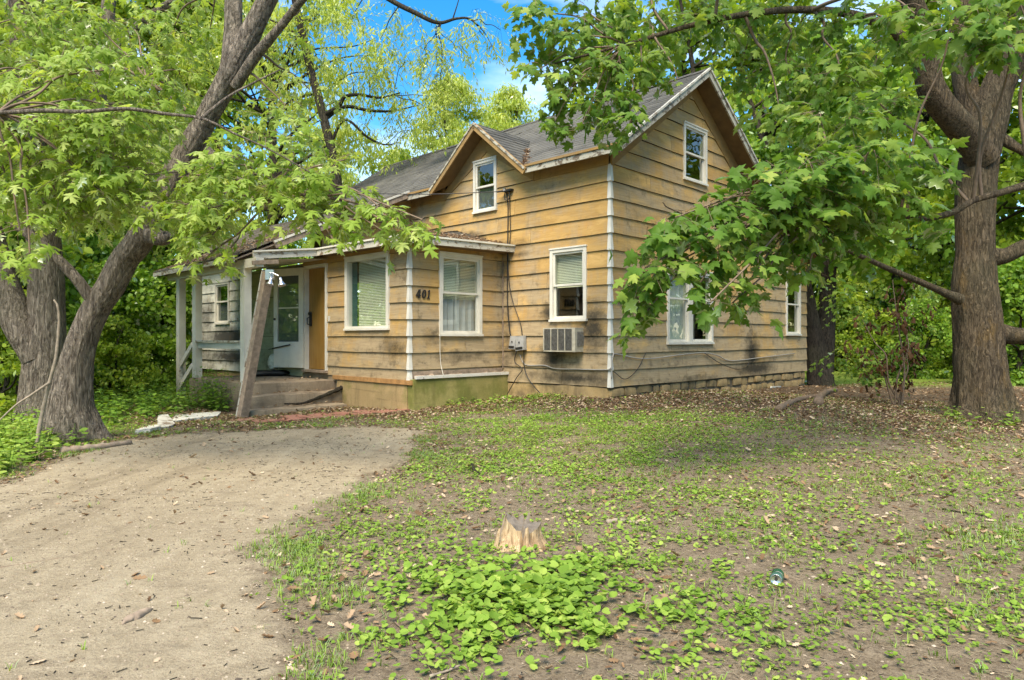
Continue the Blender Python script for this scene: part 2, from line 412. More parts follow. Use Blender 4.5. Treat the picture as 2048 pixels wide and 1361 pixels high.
M['parge'] = concrete_mat('crumbling_parge', (0.36, 0.25, 0.11), (0.44, 0.32, 0.16), (0.18, 0.13, 0.07), (0.06, 0.05, 0.03), 0.25)
M['stone'] = concrete_mat('tan_limestone', (0.31, 0.215, 0.095), (0.42, 0.30, 0.15), (0.16, 0.12, 0.065), (0.10, 0.085, 0.05), 0.2)
M['mortar'] = concrete_mat('dark_mortar', (0.11, 0.085, 0.055), (0.15, 0.12, 0.08), (0.06, 0.05, 0.035))
M['paver'] = concrete_mat('red_paver', (0.26, 0.105, 0.07), (0.33, 0.15, 0.105), (0.22, 0.15, 0.10))

def bark_mat(name, a, b, ochre=None, sc=1.0):
    t = NT(name); o = t.obj()
    w = t.noise(o, 1.1, 3)
    v = t.mapping(o, (17 * sc, 17 * sc, 3.2 * sc))
    n = t.noise(v, 1.6, 6, 0.65, 1.1); n2 = t.noise(t.mapping(o, (48 * sc, 48 * sc, 9 * sc)), 1.5, 5, 0.7, 0.6)
    h = t.math('ADD', t.math('MULTIPLY', t.rr(n, 0.36, 0.62), 0.7), t.math('MULTIPLY', n2, 0.5))
    c = t.mix(t.rr(h, 0.25, 0.85), a, b)
    c = t.mix(t.rr(w, 0.42, 0.7, 0, 0.35), c, (0.105, 0.11, 0.06))
    if ochre:
        k = t.noise(t.mapping(o, (2.5, 2.5, 1.0)), 1.6, 6, 0.7)
        c = t.mix(t.rr(k, 0.56, 0.70, 0, 0.7), c, ochre)
    return t.done(c, 0.92, t.bump(h, 1.0, 0.05), **{'Specular IOR Level': 0.15})
M['bark_grey'] = bark_mat('grey_furrowed_bark', (0.075, 0.06, 0.048), (0.33, 0.28, 0.225))
M['bark_ochre'] = bark_mat('brown_lichened_bark', (0.045, 0.034, 0.023), (0.20, 0.152, 0.10), (0.24, 0.155, 0.062), 1.2)
M['bark_dark'] = bark_mat('dark_bark', (0.022, 0.018, 0.014), (0.085, 0.07, 0.055))
M['twig'] = simple('brown_twig', (0.15, 0.105, 0.07), 0.85, 0.3, 20, 0.1)
M['twig_pale'] = simple('pale_dead_twig', (0.25, 0.205, 0.155), 0.85, 0.3, 20, 0.2)

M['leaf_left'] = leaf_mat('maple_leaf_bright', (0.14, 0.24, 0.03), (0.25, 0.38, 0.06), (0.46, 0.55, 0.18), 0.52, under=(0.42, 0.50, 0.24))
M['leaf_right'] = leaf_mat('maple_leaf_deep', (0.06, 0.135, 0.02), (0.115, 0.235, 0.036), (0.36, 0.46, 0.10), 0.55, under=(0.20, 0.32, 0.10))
M['leaf_bg'] = leaf_mat('woodland_leaf', (0.13, 0.22, 0.025), (0.25, 0.37, 0.045), (0.45, 0.53, 0.11), 0.52)
M['leaf_locust'] = leaf_mat('locust_leaf', (0.24, 0.33, 0.05), (0.40, 0.49, 0.10), (0.58, 0.63, 0.22), 0.55)
M['leaf_shrub'] = leaf_mat('shrub_leaf', (0.09, 0.19, 0.026), (0.16, 0.31, 0.042), (0.32, 0.45, 0.08), 0.5)
M['leaf_cover'] = leaf_mat('ground_cover_leaf', (0.11, 0.21, 0.03), (0.21, 0.35, 0.055), (0.40, 0.50, 0.12), 0.4)
M['leaf_dead'] = leaf_mat('dead_brown_leaf', (0.055, 0.028, 0.015), (0.095, 0.048, 0.022), (0.16, 0.085, 0.04), 0.3, (1.1, 0.8, 0.5))
M['litter'] = leaf_mat('dry_fallen_leaf', (0.085, 0.05, 0.03), (0.25, 0.16, 0.09), (0.58, 0.48, 0.35), 0.2, (1.1, 0.8, 0.5), 0.03)
M['grass'] = leaf_mat('grass_blade', (0.10, 0.19, 0.025), (0.17, 0.28, 0.04), (0.30, 0.36, 0.09), 0.4)
M['straw'] = leaf_mat('dry_straw', (0.15, 0.11, 0.06), (0.24, 0.185, 0.105), (0.34, 0.28, 0.17), 0.2)

def ground_mat(name, sandy=None):
    t = NT(name); p = t.pos()
    n1 = t.noise(p, 0.55, 5, 0.6); n2 = t.noise(p, 7.0, 6, 0.65); n3 = t.noise(p, 60, 4, 0.75); n4 = t.noise(p, 220, 3, 0.7)
    dirt = t.mix(t.rr(n2, 0.3, 0.7), (0.155, 0.118, 0.077), (0.30, 0.242, 0.168))
    dirt = t.mix(t.rr(n1, 0.35, 0.65, 0, 0.6), dirt, (0.20, 0.158, 0.107))
    dirt = t.mix(t.rr(n3, 0.47, 0.66, 0, 0.75), dirt, (0.06, 0.043, 0.029))
    dirt = t.mix(t.rr(n4, 0.54, 0.68, 0, 0.65), dirt, (0.36, 0.30, 0.22))
    dirt = t.mix(t.rr(t.noise(p, 22, 6, 0.75), 0.5, 0.66, 0, 0.6), dirt, (0.085, 0.062, 0.042))
    sand = t.mix(t.rr(n2, 0.3, 0.7), (0.32, 0.265, 0.178), (0.44, 0.372, 0.26))
    sand = t.mix(t.rr(n1, 0.38, 0.66, 0, 0.5), sand, (0.25, 0.20, 0.13))
    st = t.noise(t.mapping(p, (1.0, 2.4, 1), rot=(0, 0, 0.45)), 1.5, 6, 0.68)
    sand = t.mix(t.rr(st, 0.54, 0.70, 0, 0.6), sand, (0.14, 0.11, 0.074))
    n5 = t.noise(t.mapping(p, (1.0, 1.8, 1), rot=(0, 0, 0.3)), 16, 6, 0.72)
    sand = t.mix(t.rr(n5, 0.5, 0.72, 0, 0.6), sand, (0.20, 0.155, 0.105))
    sand = t.mix(t.rr(n3, 0.50, 0.68, 0, 0.6), sand, (0.17, 0.132, 0.088))
    sand = t.mix(t.rr(n4, 0.55, 0.70, 0, 0.55), sand, (0.56, 0.49, 0.38))
    sand = t.mix(t.rr(n4, 0.44, 0.34, 0, 0.6), sand, (0.10, 0.077, 0.053))
    rut = t.noise(t.mapping(p, (2.6, 0.35, 1), rot=(0, 0, -0.62)), 1.0, 5, 0.6)
    sand = t.mix(t.rr(rut, 0.52, 0.68, 0, 0.55), sand, (0.165, 0.13, 0.086))
    sand = t.mix(t.rr(rut, 0.44, 0.32, 0, 0.45), sand, (0.44, 0.38, 0.275))
    e = t.math('ADD', t.attr('sand'), t.math('MULTIPLY', t.math('SUBTRACT', t.math('ADD', t.math('MULTIPLY', n2, 0.6), t.math('MULTIPLY', t.noise(p, 2.2, 5, 0.65), 0.4)), 0.5), 1.5))
    c = t.mix(t.rr(e, 0.28, 0.72), dirt, sand)
    if not sandy:
        grass = t.mix(t.rr(n2, 0.3, 0.7), (0.10, 0.17, 0.02), (0.20, 0.28, 0.04))
        c = t.mix(t.math('MULTIPLY', t.attr('humus'), 0.85), c, t.mix(t.rr(n3, 0.35, 0.65), (0.04, 0.029, 0.019), (0.125, 0.088, 0.056)))
        c = t.mix(t.attr('lawn'), c, grass)
    h = t.math('ADD', t.math('ADD', t.math('MULTIPLY', n2, 0.6), t.math('MULTIPLY', n3, 0.35)), t.math('MULTIPLY', n4, 0.25))
    return t.done(c, 0.95, t.bump(h, 0.9, 0.04), **{'Specular IOR Level': 0.15})
M['ground'] = ground_mat('earth'); M['sand'] = ground_mat('sandy_gravel', True)

# ------------------------------------------------------------------ ground
HC = Vector((1.60, 11.11, 0)); HROT = R(45.6)
D2 = np.array([math.cos(HROT), math.sin(HROT)]); D1 = np.array([-math.sin(HROT), math.cos(HROT)])
def h2w(x, y): return (HC.x + x * D2[0] + y * D1[0], HC.y + x * D2[1] + y * D1[1])

def gz(x, y):
    x = np.asarray(x, float); y = np.asarray(y, float)
    z = 0.33 * np.exp(-((x - 2.6) ** 2 + (y - 12.0) ** 2) / (2 * 2.6 ** 2))
    z = z + 0.07 * np.exp(-((x - 6.64) ** 2 + (y - 9.7) ** 2) / (2 * 1.3 ** 2)) + 0.06 * np.exp(-((x + 4.9) ** 2 + (y - 7.9) ** 2) / (2 * 1.0 ** 2))
    z = z + 0.12 * np.exp(-((x - 7.0) ** 2 + (y - 16.0) ** 2) / (2 * 1.6 ** 2))
    f = fbm2(x, y, 0.9, 4, 3).reshape(x.shape) - 0.5
    return z + 0.075 * f * np.clip(40 / (np.abs(y) + 20), 0, 1)
def gz1(x, y): return float(gz(np.array([x]), np.array([y]))[0])

DRIVE_PX = [(-900, 1000), (-300, 985), (0, 968), (150, 925), (260, 890), (420, 868), (560, 862), (760, 862), (850, 872), (838, 905), (800, 940), (720, 985), (650, 1018), (600, 1045), (545, 1100), (560, 1160), (600, 1220), (585, 1290), (560, 1361), (520, 1500), (400, 2200), (-6000, 2200), (-6000, 1030)]
DRIVE = np.array([gpt(a, b) for a, b in DRIVE_PX])
def signed_dist(x, y, poly):
    x = np.asarray(x, float).ravel(); y = np.asarray(y, float).ravel()
    inside = np.zeros(len(x), bool); dmin = np.full(len(x), 1e9); n = len(poly)
    for i in range(n):
        x0, y0 = poly[i]; x1, y1 = poly[(i + 1) % n]
        c = ((y0 > y) != (y1 > y)) & (x < (x1 - x0) * (y - y0) / (y1 - y0 + 1e-12) + x0)
        inside ^= c
        dx, dy = x1 - x0, y1 - y0; tt = np.clip(((x - x0) * dx + (y - y0) * dy) / (dx * dx + dy * dy + 1e-12), 0, 1)
        dmin = np.minimum(dmin, np.hypot(x - x0 - tt * dx, y - y0 - tt * dy))
    return np.where(inside, dmin, -dmin)
def drive_f(x, y):
    """positive inside the drive, with a ragged edge"""
    x = np.asarray(x, float); y = np.asarray(y, float)
    return (signed_dist(x, y, DRIVE) + 0.5 * (fbm2(x, y, 1.6, 4, 9) - 0.5) + 0.3 * (fbm2(x, y, 7.0, 3, 19) - 0.5)).reshape(x.shape)

gx = np.unique(np.concatenate([np.linspace(-260, -30, 10), np.linspace(-30, -10, 24), np.arange(-10, 10.01, 0.11), np.linspace(10, 30, 24), np.linspace(30, 260, 10)]))
gy = np.unique(np.concatenate([np.linspace(-60, 0, 10), np.arange(0.5, 15, 0.11), np.linspace(15, 45, 50), np.linspace(45, 400, 14)]))
X, Y = np.meshgrid(gx, gy, indexing='ij'); Z = gz(X, Y)
idx = np.arange(X.size).reshape(X.shape)
F = np.stack([idx[:-1, :-1], idx[1:, :-1], idx[1:, 1:], idx[:-1, 1:]], -1).reshape(-1, 4)
lawn = sstep(17.0, 19.0, Y + 1.2 * (fbm2(X, Y, 0.6, 3, 5).reshape(X.shape) - 0.5) - 0.10 * np.abs(X - 9)) * sstep(-14, -9, X) * 0.9
lawn = np.maximum(lawn, 0.85 * sstep(-5.2, -6.4, X - 0.0 * Y) * sstep(7.0, 8.6, Y + 0.5 * (X + 5)))
HPOLY = np.array([h2w(8.1, 0), h2w(0, 0), h2w(0, 2.3), h2w(-2.3, 2.3), h2w(-2.5, 4.0), h2w(-4.4, 3.9), h2w(-4.5, 9), h2w(0, 20), h2w(20, 20)])
def humus(x, y):
    x = np.asarray(x, float); y = np.asarray(y, float); n_ = fbm2(x, y, 1.4, 4, 15).reshape(x.shape)
    d_ = -signed_dist(x, y, HPOLY).reshape(x.shape); h_ = np.exp(-(np.maximum(d_, 0) / 1.45) ** 2) + 0.9 * np.exp(-(((x - 6.0) / 3.6) ** 2 + ((y - 10.6) / 2.6) ** 2)) + 1.2 * np.exp(-(((x - 11.0) / 5.0) ** 2 + ((y - 15.0) / 3.0) ** 2))
    return np.clip(sstep(0.25, 0.8, h_ + 0.9 * (n_ - 0.5)), 0, 1)
hum = humus(X, Y)
sandm = sstep(-0.30, 0.45, drive_f(X, Y))
g = link('ground', mesh_np('ground', np.stack([X, Y, Z], -1).reshape(-1, 3), F, M['ground'], {'sand': sandm.ravel(), 'lawn': lawn.ravel(), 'humus': hum.ravel()}, True))
tag(g, 'bare brown earth yard around the old house', 'ground', kind='structure')

gx = np.concatenate([np.linspace(-22, -6.5, 40)[:-1], np.arange(-6.5, 0.6, 0.06)]); gy = np.arange(0.8, 10.4, 0.06)
X, Y = np.meshgrid(gx, gy, indexing='ij'); df = drive_f(X, Y)
Z = gz(X, Y) + np.clip(df, -0.25, 0.06) * 0.12 + 0.0015
keep = (df > -0.2); idx = np.arange(X.size).reshape(X.shape)
F = np.stack([idx[:-1, :-1], idx[1:, :-1], idx[1:, 1:], idx[:-1, 1:]], -1).reshape(-1, 4)
F = F[keep.ravel()[F].all(1)]
dv = link('driveway', mesh_np('driveway', np.stack([X, Y, Z], -1).reshape(-1, 3), F, M['sand'], {'sand': sstep(-0.30, 0.45, df).ravel()}, True))
tag(dv, 'pale sandy gravel drive leading to the porch steps', 'driveway', kind='structure')
#@@HOUSE
# ------------------------------------------------------------------ house
house = empty('house', (HC.x, HC.y, 0), HROT, 'weathered tan lap-sided house numbered 401 with grey shingle roof', 'house')
EXPO, DATUM = 0.28, 0.48
ZC = CAMZ

def pt(kind, c, a, z, o):
    return (c - o, a, z) if kind == 'F' else (a, c - o, z)
def bx(mb, kind, c, a0, a1, z0, z1, o0, o1):
    p = pt(kind, c, a0, z0, o0); q = pt(kind, c, a1, z1, o1)
    return mb.box([min(u, v) for u, v in zip(p, q)], [max(u, v) for u, v in zip(p, q)])
def clip_poly(P, hp):
    for (na, nz, d) in hp:
        out = []
        for i in range(len(P)):
            a, b = P[i], P[(i + 1) % len(P)]
            da, db = na * a[0] + nz * a[1] - d, na * b[0] + nz * b[1] - d
            if da <= 0: out.append(a)
            if (da < 0 < db) or (db < 0 < da):
                t = da / (da - db); out.append((a[0] + (b[0] - a[0]) * t, a[1] + (b[1] - a[1]) * t))
        P = out
        if len(P) < 3: return []
    return P

def wall(kind, c, a0, a1, z0, z1, holes, clips, mat, joints=(), expo=EXPO, datum=DATUM, jl=(2.6, 3.7), cap=True, label=None):
    """sheathing (the part) with one lap board per course (its pieces)"""
    mb = MB(); A = sorted(set([a0, a1] + [h for H in holes for h in H[:2] if a0 < h < a1])); ZZ = sorted(set([z0, z1] + [h for H in holes for h in H[2:] if z0 < h < z1]))
    for i in range(len(A) - 1):
        for j in range(len(ZZ) - 1):
            am, zm = (A[i] + A[i + 1]) / 2, (ZZ[j] + ZZ[j + 1]) / 2
            if any(h[0] < am < h[1] and h[2] < zm < h[3] for h in holes): continue
            P = clip_poly([(A[i], ZZ[j]), (A[i + 1], ZZ[j]), (A[i + 1], ZZ[j + 1]), (A[i], ZZ[j + 1])], clips)
            if P: mb.poly([pt(kind, c, a, z, -0.006) for a, z in P])
    w = mb.build('wall', M['dark'], house)
    if label: w['label'] = label
    k = math.floor((z0 - datum) / expo + 1e-6); rs = random.Random(int(c * 100 + a0 * 7 + a1 * 31) + 5)
    while datum + k * expo < z1 - 0.01:
        zb, zt = datum + k * expo, datum + (k + 1) * expo - 0.002
        cut = [a0]; p = a0 + rs.uniform(0.8, jl[1])
        while p < a1 - 0.7: cut.append(p); p += rs.uniform(*jl)
        cut.append(a1)
        sag = rs.uniform(-0.003, 0.003)
        for s0, s1 in zip(cut[:-1], cut[1:]):
            s0 += 0.0035; s1 -= 0.0035
            hs = [h for h in holes if h[0] < s1 and h[1] > s0 and h[2] < zt and h[3] > zb]
            br = sorted(set([s0, s1] + [min(max(v, s0), s1) for h in hs for v in h[:2]]))
            groups, cur = [], []
            for u, v in zip(br[:-1], br[1:]):
                if v - u < 1e-4: continue
                lo, hi = max(zb, z0), min(zt, z1)
                for h in hs:
                    if h[0] <= u + 1e-5 and h[1] >= v - 1e-5:
                        if h[2] > lo + 1e-4: hi = min(hi, h[2])
                        elif h[3] < hi - 1e-4: lo = max(lo, h[3])
                        else: hi = lo
                if hi - lo > 0.012: cur.append((u, v, lo, hi))
                elif cur: groups.append(cur); cur = []
            if cur: groups.append(cur)
            for grp in groups:
                b = MB(); ef = []
                zz0 = lambda a: 0.0035 * math.sin(a * 2.1 + k * 1.7) + 0.002 * math.sin(a * 5.3 + k) + sag
                def out(z): return 0.006 + 0.024 * max(0.0, (zt - z) / (zt - zb))
                for gi, (u, v, lo, hi) in enumerate(grp):
                    n = max(1, int((v - u) / 0.35)); aa = [u + (v - u) * i / n for i in range(n + 1)]
                    low = lo <= zb + 1e-4
                    P = [(a, lo + (zz0(a) if low else 0)) for a in aa] + [(v, hi), (u, hi)]
                    P = clip_poly(P, clips)
                    if len(P) < 3: continue
                    b.poly([pt(kind, c, a, z, out(z)) for a, z in P])
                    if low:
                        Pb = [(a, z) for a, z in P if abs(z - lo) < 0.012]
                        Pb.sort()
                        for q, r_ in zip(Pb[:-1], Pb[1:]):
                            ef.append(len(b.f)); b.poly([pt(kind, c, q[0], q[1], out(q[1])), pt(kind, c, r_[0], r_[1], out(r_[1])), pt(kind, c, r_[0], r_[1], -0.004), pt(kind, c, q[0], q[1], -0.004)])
                    for a in ((u,) if gi == 0 else ()) + ((v,) if gi == len(grp) - 1 else ()):
                        zs = [z for (aa_, z) in P if abs(aa_ - a) < 1e-4]
                        if len(zs) >= 2: b.poly([pt(kind, c, a, min(zs), out(min(zs))), pt(kind, c, a, max(zs), out(max(zs))), pt(kind, c, a, max(zs), -0.004), pt(kind, c, a, min(zs), -0.004)])
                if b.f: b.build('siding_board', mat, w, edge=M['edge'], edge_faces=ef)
        k += 1
    return w

EZ, RZ, PITCH = 4.32, 6.27, 0.684          # main eave, ridge, slope
roof_z = lambda x: EZ + PITCH * (x + 0.3)
WING_Z0, WING_P = 2.69, 0.454
wing_z = lambda x: WING_Z0 + WING_P * (x + 4.0)
BX, BY = -2.171, 2.489                     # entry block corner

W1 = (0.4745, 1.262, 1.57, 2.82); WD = (2.624, 3.254, 3.71, 4.71); WG = (2.254, 3.10, 4.24, 5.30)
W2a = (1.684, 2.475, 1.17, 2.55); W2b = (2.505, 3.336, 1.17, 2.55); WS = (6.871, 7.694, 1.35, 2.83)
WN = (BX + 0.624, BX + 1.60, 1.32, 2.75); WB = (BY + 0.539, BY + 1.90, 1.425, 2.745)
DR = (BY + 2.549, BY + 3.404, 0.66, 2.72); WP = (9.45, 10.25, 1.62, 2.62)
g = lambda w, m=0.02: (w[0] + m, w[1] - m, w[2] + m, w[3] - m)
# street side of the main block, with the wall gable above the eave
dorm = [(0.6, 1, 4.85 + 0.6 * 2.9), (-0.6, 1, 4.85 - 0.6 * 2.9)]
wall('F', 0.0, 0.0, 9.4, DATUM, 4.12, [g(W1), g(WD), (BY - 0.002, 9.6, 0, 2.80)], [], M['siding'])
wall('F', 0.0, 1.66, 4.14, 4.12, 5.0, [g(WD)], dorm, M['siding'])
# gable end and its lower rear extension
gcl = [(-PITCH, 1, EZ + PITCH * 0.3 - 0.33), (PITCH, 1, EZ + PITCH * 5.4 - 0.33)]
wall('G', 0.0, 0.0, 5.1, DATUM, 6.0, [g(W2a), g(W2b), g(WG)], gcl, M['siding'])
wall('G', 0.0, 5.103, 8.13, DATUM, 4.2, [g(WS)], [(0.32, 1, 4.15 + 0.32 * 5.1)], M['siding'])
# entry block
wall('F', BX, BY, DR[1] + 0.09, 0.585, 2.86, [g(WB), (DR[0], DR[1], 0, DR[3])], [], M['siding'])
wall('G', BY, BX, 0.0, 0.72, 2.86, [g(WN)], [], M['siding'])
wall('F', BX, DR[1] + 0.093, 8.3, 0.52, 2.78, [], [], M['siding_pale'])
wall('F', BX, 8.303, 11.75, 0.52, 2.9, [g(WP)], [], M['siding_white'], expo=0.235, datum=0.52, jl=(0.5, 0.9))
wall('G', 5.3, BX, 0.0, 2.84, 4.3, [], [(-WING_P, 1, WING_Z0 + WING_P * 4 - 0.06)], M['siding'])

mb = MB(); mb.box((2.9, 0.15, 0.5), (2.95, 9.2, 4.2)); mb.box((0.02, 4.4, 0.5), (2.9, 4.45, 3.2)); mb.build('room_partition', M['interior'], house)
mb = MB(); mb.box((-2.14, 2.52, 0.60), (7.9, 9.3, 0.655)); mb.box((0.03, 0.03, 0.55), (7.9, 2.51, 0.60)); mb.box((0.03, 0.03, 3.15), (5.0, 9.3, 3.2)); mb.build('room_floor', M['dark'], house)
mb = MB(); mb.box((5.15, 9.35, 0), (8.1, 9.4, 3.2)); mb.box((0.0, 9.4, 2.8), (5.1, 9.44, 4.4)); mb.box((5.1, 0.05, 0.4), (5.14, 9.4, 4.0)); mb.box((8.09, 0.05, 0.2), (8.13, 9.3, 3.1))
mb.poly([(0, 9.42, 4.4), (5.1, 9.42, 4.4), (2.55, 9.42, 6.1)]); mb.build('rear_wall', M['siding'], house)

# frieze boards
def strip(P, kind, c, o0, o1, mat, name='frieze_board'):
    mb = MB(); n = len(P)
    mb.poly([pt(kind, c, a, z, o1) for a, z in P]); mb.poly([pt(kind, c, a, z, o0) for a, z in P][::-1])
    for i in range(n):
        a, b = P[i], P[(i + 1) % n]
        mb.poly([pt(kind, c, *a, o0), pt(kind, c, *b, o0), pt(kind, c, *b, o1), pt(kind, c, *a, o1)])
    return mb.build(name, mat, house)
strip([(0.02, 4.112), (1.655, 4.112), (1.655, 4.42), (0.02, 4.42)], 'F', 0, 0, 0.03, M['frieze'])
strip([(4.145, 4.112), (9.4, 4.112), (9.4, 4.42), (4.145, 4.42)], 'F', 0, 0, 0.03, M['frieze'])
strip([(1.66, 4.10), (2.9, 4.85), (2.9, 5.28), (1.66, 4.28)], 'F', 0, 0, 0.034, M['frieze'])
strip([(2.903, 4.85), (4.14, 4.10), (4.14, 4.28), (2.903, 5.28)], 'F', 0, 0, 0.034, M['frieze'])
rz = lambda x, d: roof_z(x) - d
strip([(0.0, 4.10), (0.05, 4.10), (2.549, rz(2.549, 0.40)), (2.549, rz(2.549, 0.08)), (0.0, rz(0, 0.08))], 'G', 0, 0, 0.034, M['frieze'])
rz2 = lambda x, d: roof_z(5.1 - x) - d
strip([(2.552, rz2(2.552, 0.40)), (5.05, 4.10), (5.1, 4.10), (5.1, rz2(5.1, 0.08)), (2.552, rz2(2.552, 0.08))], 'G', 0, 0, 0.034, M['frieze'])

# metal corner caps, one for each course
def corner(cx, cy, z0, z1):
    k = math.floor((z0 - DATUM) / EXPO + 1e-6)
    while DATUM + k * EXPO < z1 - 0.03:
        zb, zt = max(DATUM + k * EXPO, z0), min(DATUM + (k + 1) * EXPO - 0.006, z1)
        f = lambda s, z: [(cx - s, cy - s, z), (cx + 0.034, cy - s, z), (cx + 0.034, cy - 0.004, z), (cx - 0.004, cy - 0.004, z), (cx - 0.004, cy + 0.034, z), (cx - s, cy + 0.034, z)]
        mb = MB(); B, T = f(0.044, zb - 0.004), f(0.016, zt)
        mb.poly(B[::-1]); mb.poly(T)
        for i in range(6): j = (i + 1) % 6; mb.poly([B[i], B[j], T[j], T[i]])
        mb.build('corner_cap', M['trim_white'], house); k += 1
corner(0, 0, DATUM, 4.12); corner(BX, BY, 0.585, 2.84)
MB().box((BX + 2.13, BY - 0.05, 0.72), (BX + 2.165, BY - 0.032, 2.80)).build('corner_strip', M['barewood'], house)

# windows: casing > sash, pane, sill, and what hangs behind the glass
def slats(kind, c, a0, a1, z0, z1, o, pitch=0.028):
    mb = MB(); z = z0
    while z < z1:
        p = [pt(kind, c, a0, z, o), pt(kind, c, a1, z, o), pt(kind, c, a1, z + pitch * 0.78, o - 0.014), pt(kind, c, a0, z + pitch * 0.78, o - 0.014)]
        mb.poly(p); z += pitch
    return mb
def window(kind, c, w, cas=0.055, sash=True, hang=(), mid=0.5, screen=False, mat='white', lining=None):
    a0, a1, z0, z1 = w; mb = MB(); D = -0.09
    bx(mb, kind, c, a0 - 0.01, a0 + cas, z0, z1, D, 0.046); bx(mb, kind, c, a1 - cas, a1 + 0.01, z0, z1, D, 0.046)
    bx(mb, kind, c, a0 + cas, a1 - cas, z1 - cas, z1, D, 0.044); bx(mb, kind, c, a0 + cas, a1 - cas, z0 + 0.035, z0 + cas, D, 0.044)
    W = mb.build('window', M[mat], house)
    mb = MB(); bx(mb, kind, c, a0 - 0.02, a1 + 0.02, z0 - 0.004, z0 + 0.034, -0.05, 0.066); mb.build('sill', M[mat], W); mb = MB(); bx(mb, kind, c, a0 - 0.02, a1 + 0.02, z1 + 0.001, z1 + 0.026, -0.004, 0.058); mb.build('head_trim', M[mat], W)
    i0, i1, j0, j1 = a0 + cas, a1 - cas, z0 + cas, z1 - cas; zm = j0 + (j1 - j0) * mid; s = 0.036
    if sash:
        for (q0, q1, od) in ((zm - 0.018, j1, 0.022), (j0, zm + 0.02, -0.006)):
            mb = MB(); bx(mb, kind, c, i0 + .001, i0 + s, q0, q1, od - 0.026, od); bx(mb, kind, c, i1 - s, i1 - .001, q0, q1, od - 0.026, od)
            bx(mb, kind, c, i0 + s, i1 - s, q1 - s, q1 - .001, od - 0.025, od - 0.001); bx(mb, kind, c, i0 + s, i1 - s, q0 + .001, q0 + s, od - 0.025, od - 0.001)
            mb.build('sash', M[mat], W)
            mb = MB(); mb.poly([pt(kind, c, a, z, od - 0.014) for a, z in ((i0 + s, q0 + s), (i1 - s, q0 + s), (i1 - s, q1 - s), (i0 + s, q1 - s))]); mb.build('pane', M['glass'], W)
        if screen:
            mb = MB(); mb.poly([pt(kind, c, a, z, -0.045) for a, z in ((i0 + s, j0 + s), (i1 - s, j0 + s), (i1 - s, zm), (i0 + s, zm))]); mb.build('screen', M['screen'], W)
    else:
        mb = MB(); mb.poly([pt(kind, c, a, z, -0.004) for a, z in ((i0, j0), (i1, j0), (i1, j1), (i0, j1))]); mb.build('pane', M['glass'], W)
    if lining:
        mb = MB(); bx(mb, kind, c, i1 - 0.17, i1 - 0.002, j0, j1, -0.075, -0.07); mb.build('lining', M[lining], W)
    for (ty, b0, b1, d0, d1) in hang:
        A0, A1 = i0 + (i1 - i0) * b0, i0 + (i1 - i0) * b1; B0, B1 = j0 + (j1 - j0) * d0, j0 + (j1 - j0) * d1
        if ty == 'blind': slats(kind, c, A0, A1, B0, B1, -0.075).build('blind', M['blind'], W)
        else:
            mb = MB(); n = 18
            for i in range(n):
                u, v = A0 + (A1 - A0) * i / n, A0 + (A1 - A0) * (i + 1) / n
                f = lambda t: -0.095 + 0.014 * math.sin(t * 42)
                mb.poly([pt(kind, c, u, B0, f(u)), pt(kind, c, v, B0, f(v)), pt(kind, c, v, B1, f(v)), pt(kind, c, u, B1, f(u))])
            mb.build('curtain', M['curtain'], W)
    return W
window('F', 0, W1, hang=[('blind', 0, 1, 0.47, 1)], mid=0.5)
window('F', 0, WD, cas=0.05, mid=0.5, screen=True)
window('G', 0, WG, cas=0.05)
window('G', 0, W2a, hang=[('curtain', 0, 1, 0, 1)], mid=0.62)
window('G', 0, W2b, mid=0.62)
window('G', 0, WS, cas=0.05)
window('G', BY, WN, hang=[('blind', 0, 1, 0.45, 1), ('curtain', 0.0, 1, 0, 0.5)], mid=0.53)
window('F', BX, WB, cas=0.07, sash=False, hang=[('blind', 0, 0.83, 0, 1)], lining='teal')
window('F', BX, WP, cas=0.05, mid=0.55, screen=True)

# front door, its frame and the storm door folded back against the wall
d0, d1, dz0, dz1 = DR
mb = MB(); bx(mb, 'F', BX, d0, d0 + 0.05, dz0, dz1, -0.09, 0.05); bx(mb, 'F', BX, d1 - 0.05, d1, dz0, dz1, -0.09, 0.05); bx(mb, 'F', BX, d0 + 0.05, d1 - 0.05, dz1 - 0.06, dz1, -0.09, 0.049)
fr = mb.build('door_frame', M['white'], house)
mb = MB(); bx(mb, 'F', BX, d0 - 0.02, d1 + 0.02, dz0 - 0.045, dz0 + 0.001, -0.1, 0.09); mb.build('threshold', M['barewood'], house)
mb = MB(); a, b = d0 + 0.051, d1 - 0.051
bx(mb, 'F', BX, a, b, dz0 + 0.012, dz1 - 0.062, -0.085, -0.04)
door = mb.build('door', M['door'], house); door['label'] = 'plain varnished wood front door'
mb = MB(); bx(mb, 'F', BX, b - 0.115, b - 0.05, 1.52, 1.80, -0.039, -0.015); mb.tube([(BX + 0.01, b - 0.09, 1.55), (BX - 0.05, b - 0.09, 1.56), (BX - 0.05, b - 0.09, 1.68), (BX + 0.01, b - 0.09, 1.70)], 0.011, 6)
mb.lathe([(0.0, 0.03), (0.03, 0.025), (0.034, 0.0), (0.034, -0.012)], 14, Matrix.Translation((BX + 0.01, b - 0.083, 1.77)) @ Matrix.Rotation(R(-90), 4, 'Y')); mb.build('handle', M['black'], door)
th = R(163); sw = 0.80; hinge = Vector((BX - 0.055, d1 - 0.02, 0))
Ms = Matrix.Translation(hinge) @ Matrix.Rotation(R(180) - th, 4, 'Z')
def sdoor(mb, u0, u1, z0, z1, t0, t1):
    b = [Ms @ Vector(p) for p in ((-t0, u0, z0), (-t0, u1, z0), (-t1, u1, z0), (-t1, u0, z0))]; t = [v + Vector((0, 0, z1 - z0)) for v in b]
    return mb.hexa(b, t)
mb = MB(); zb, zt = dz0 + 0.03, dz1 - 0.03
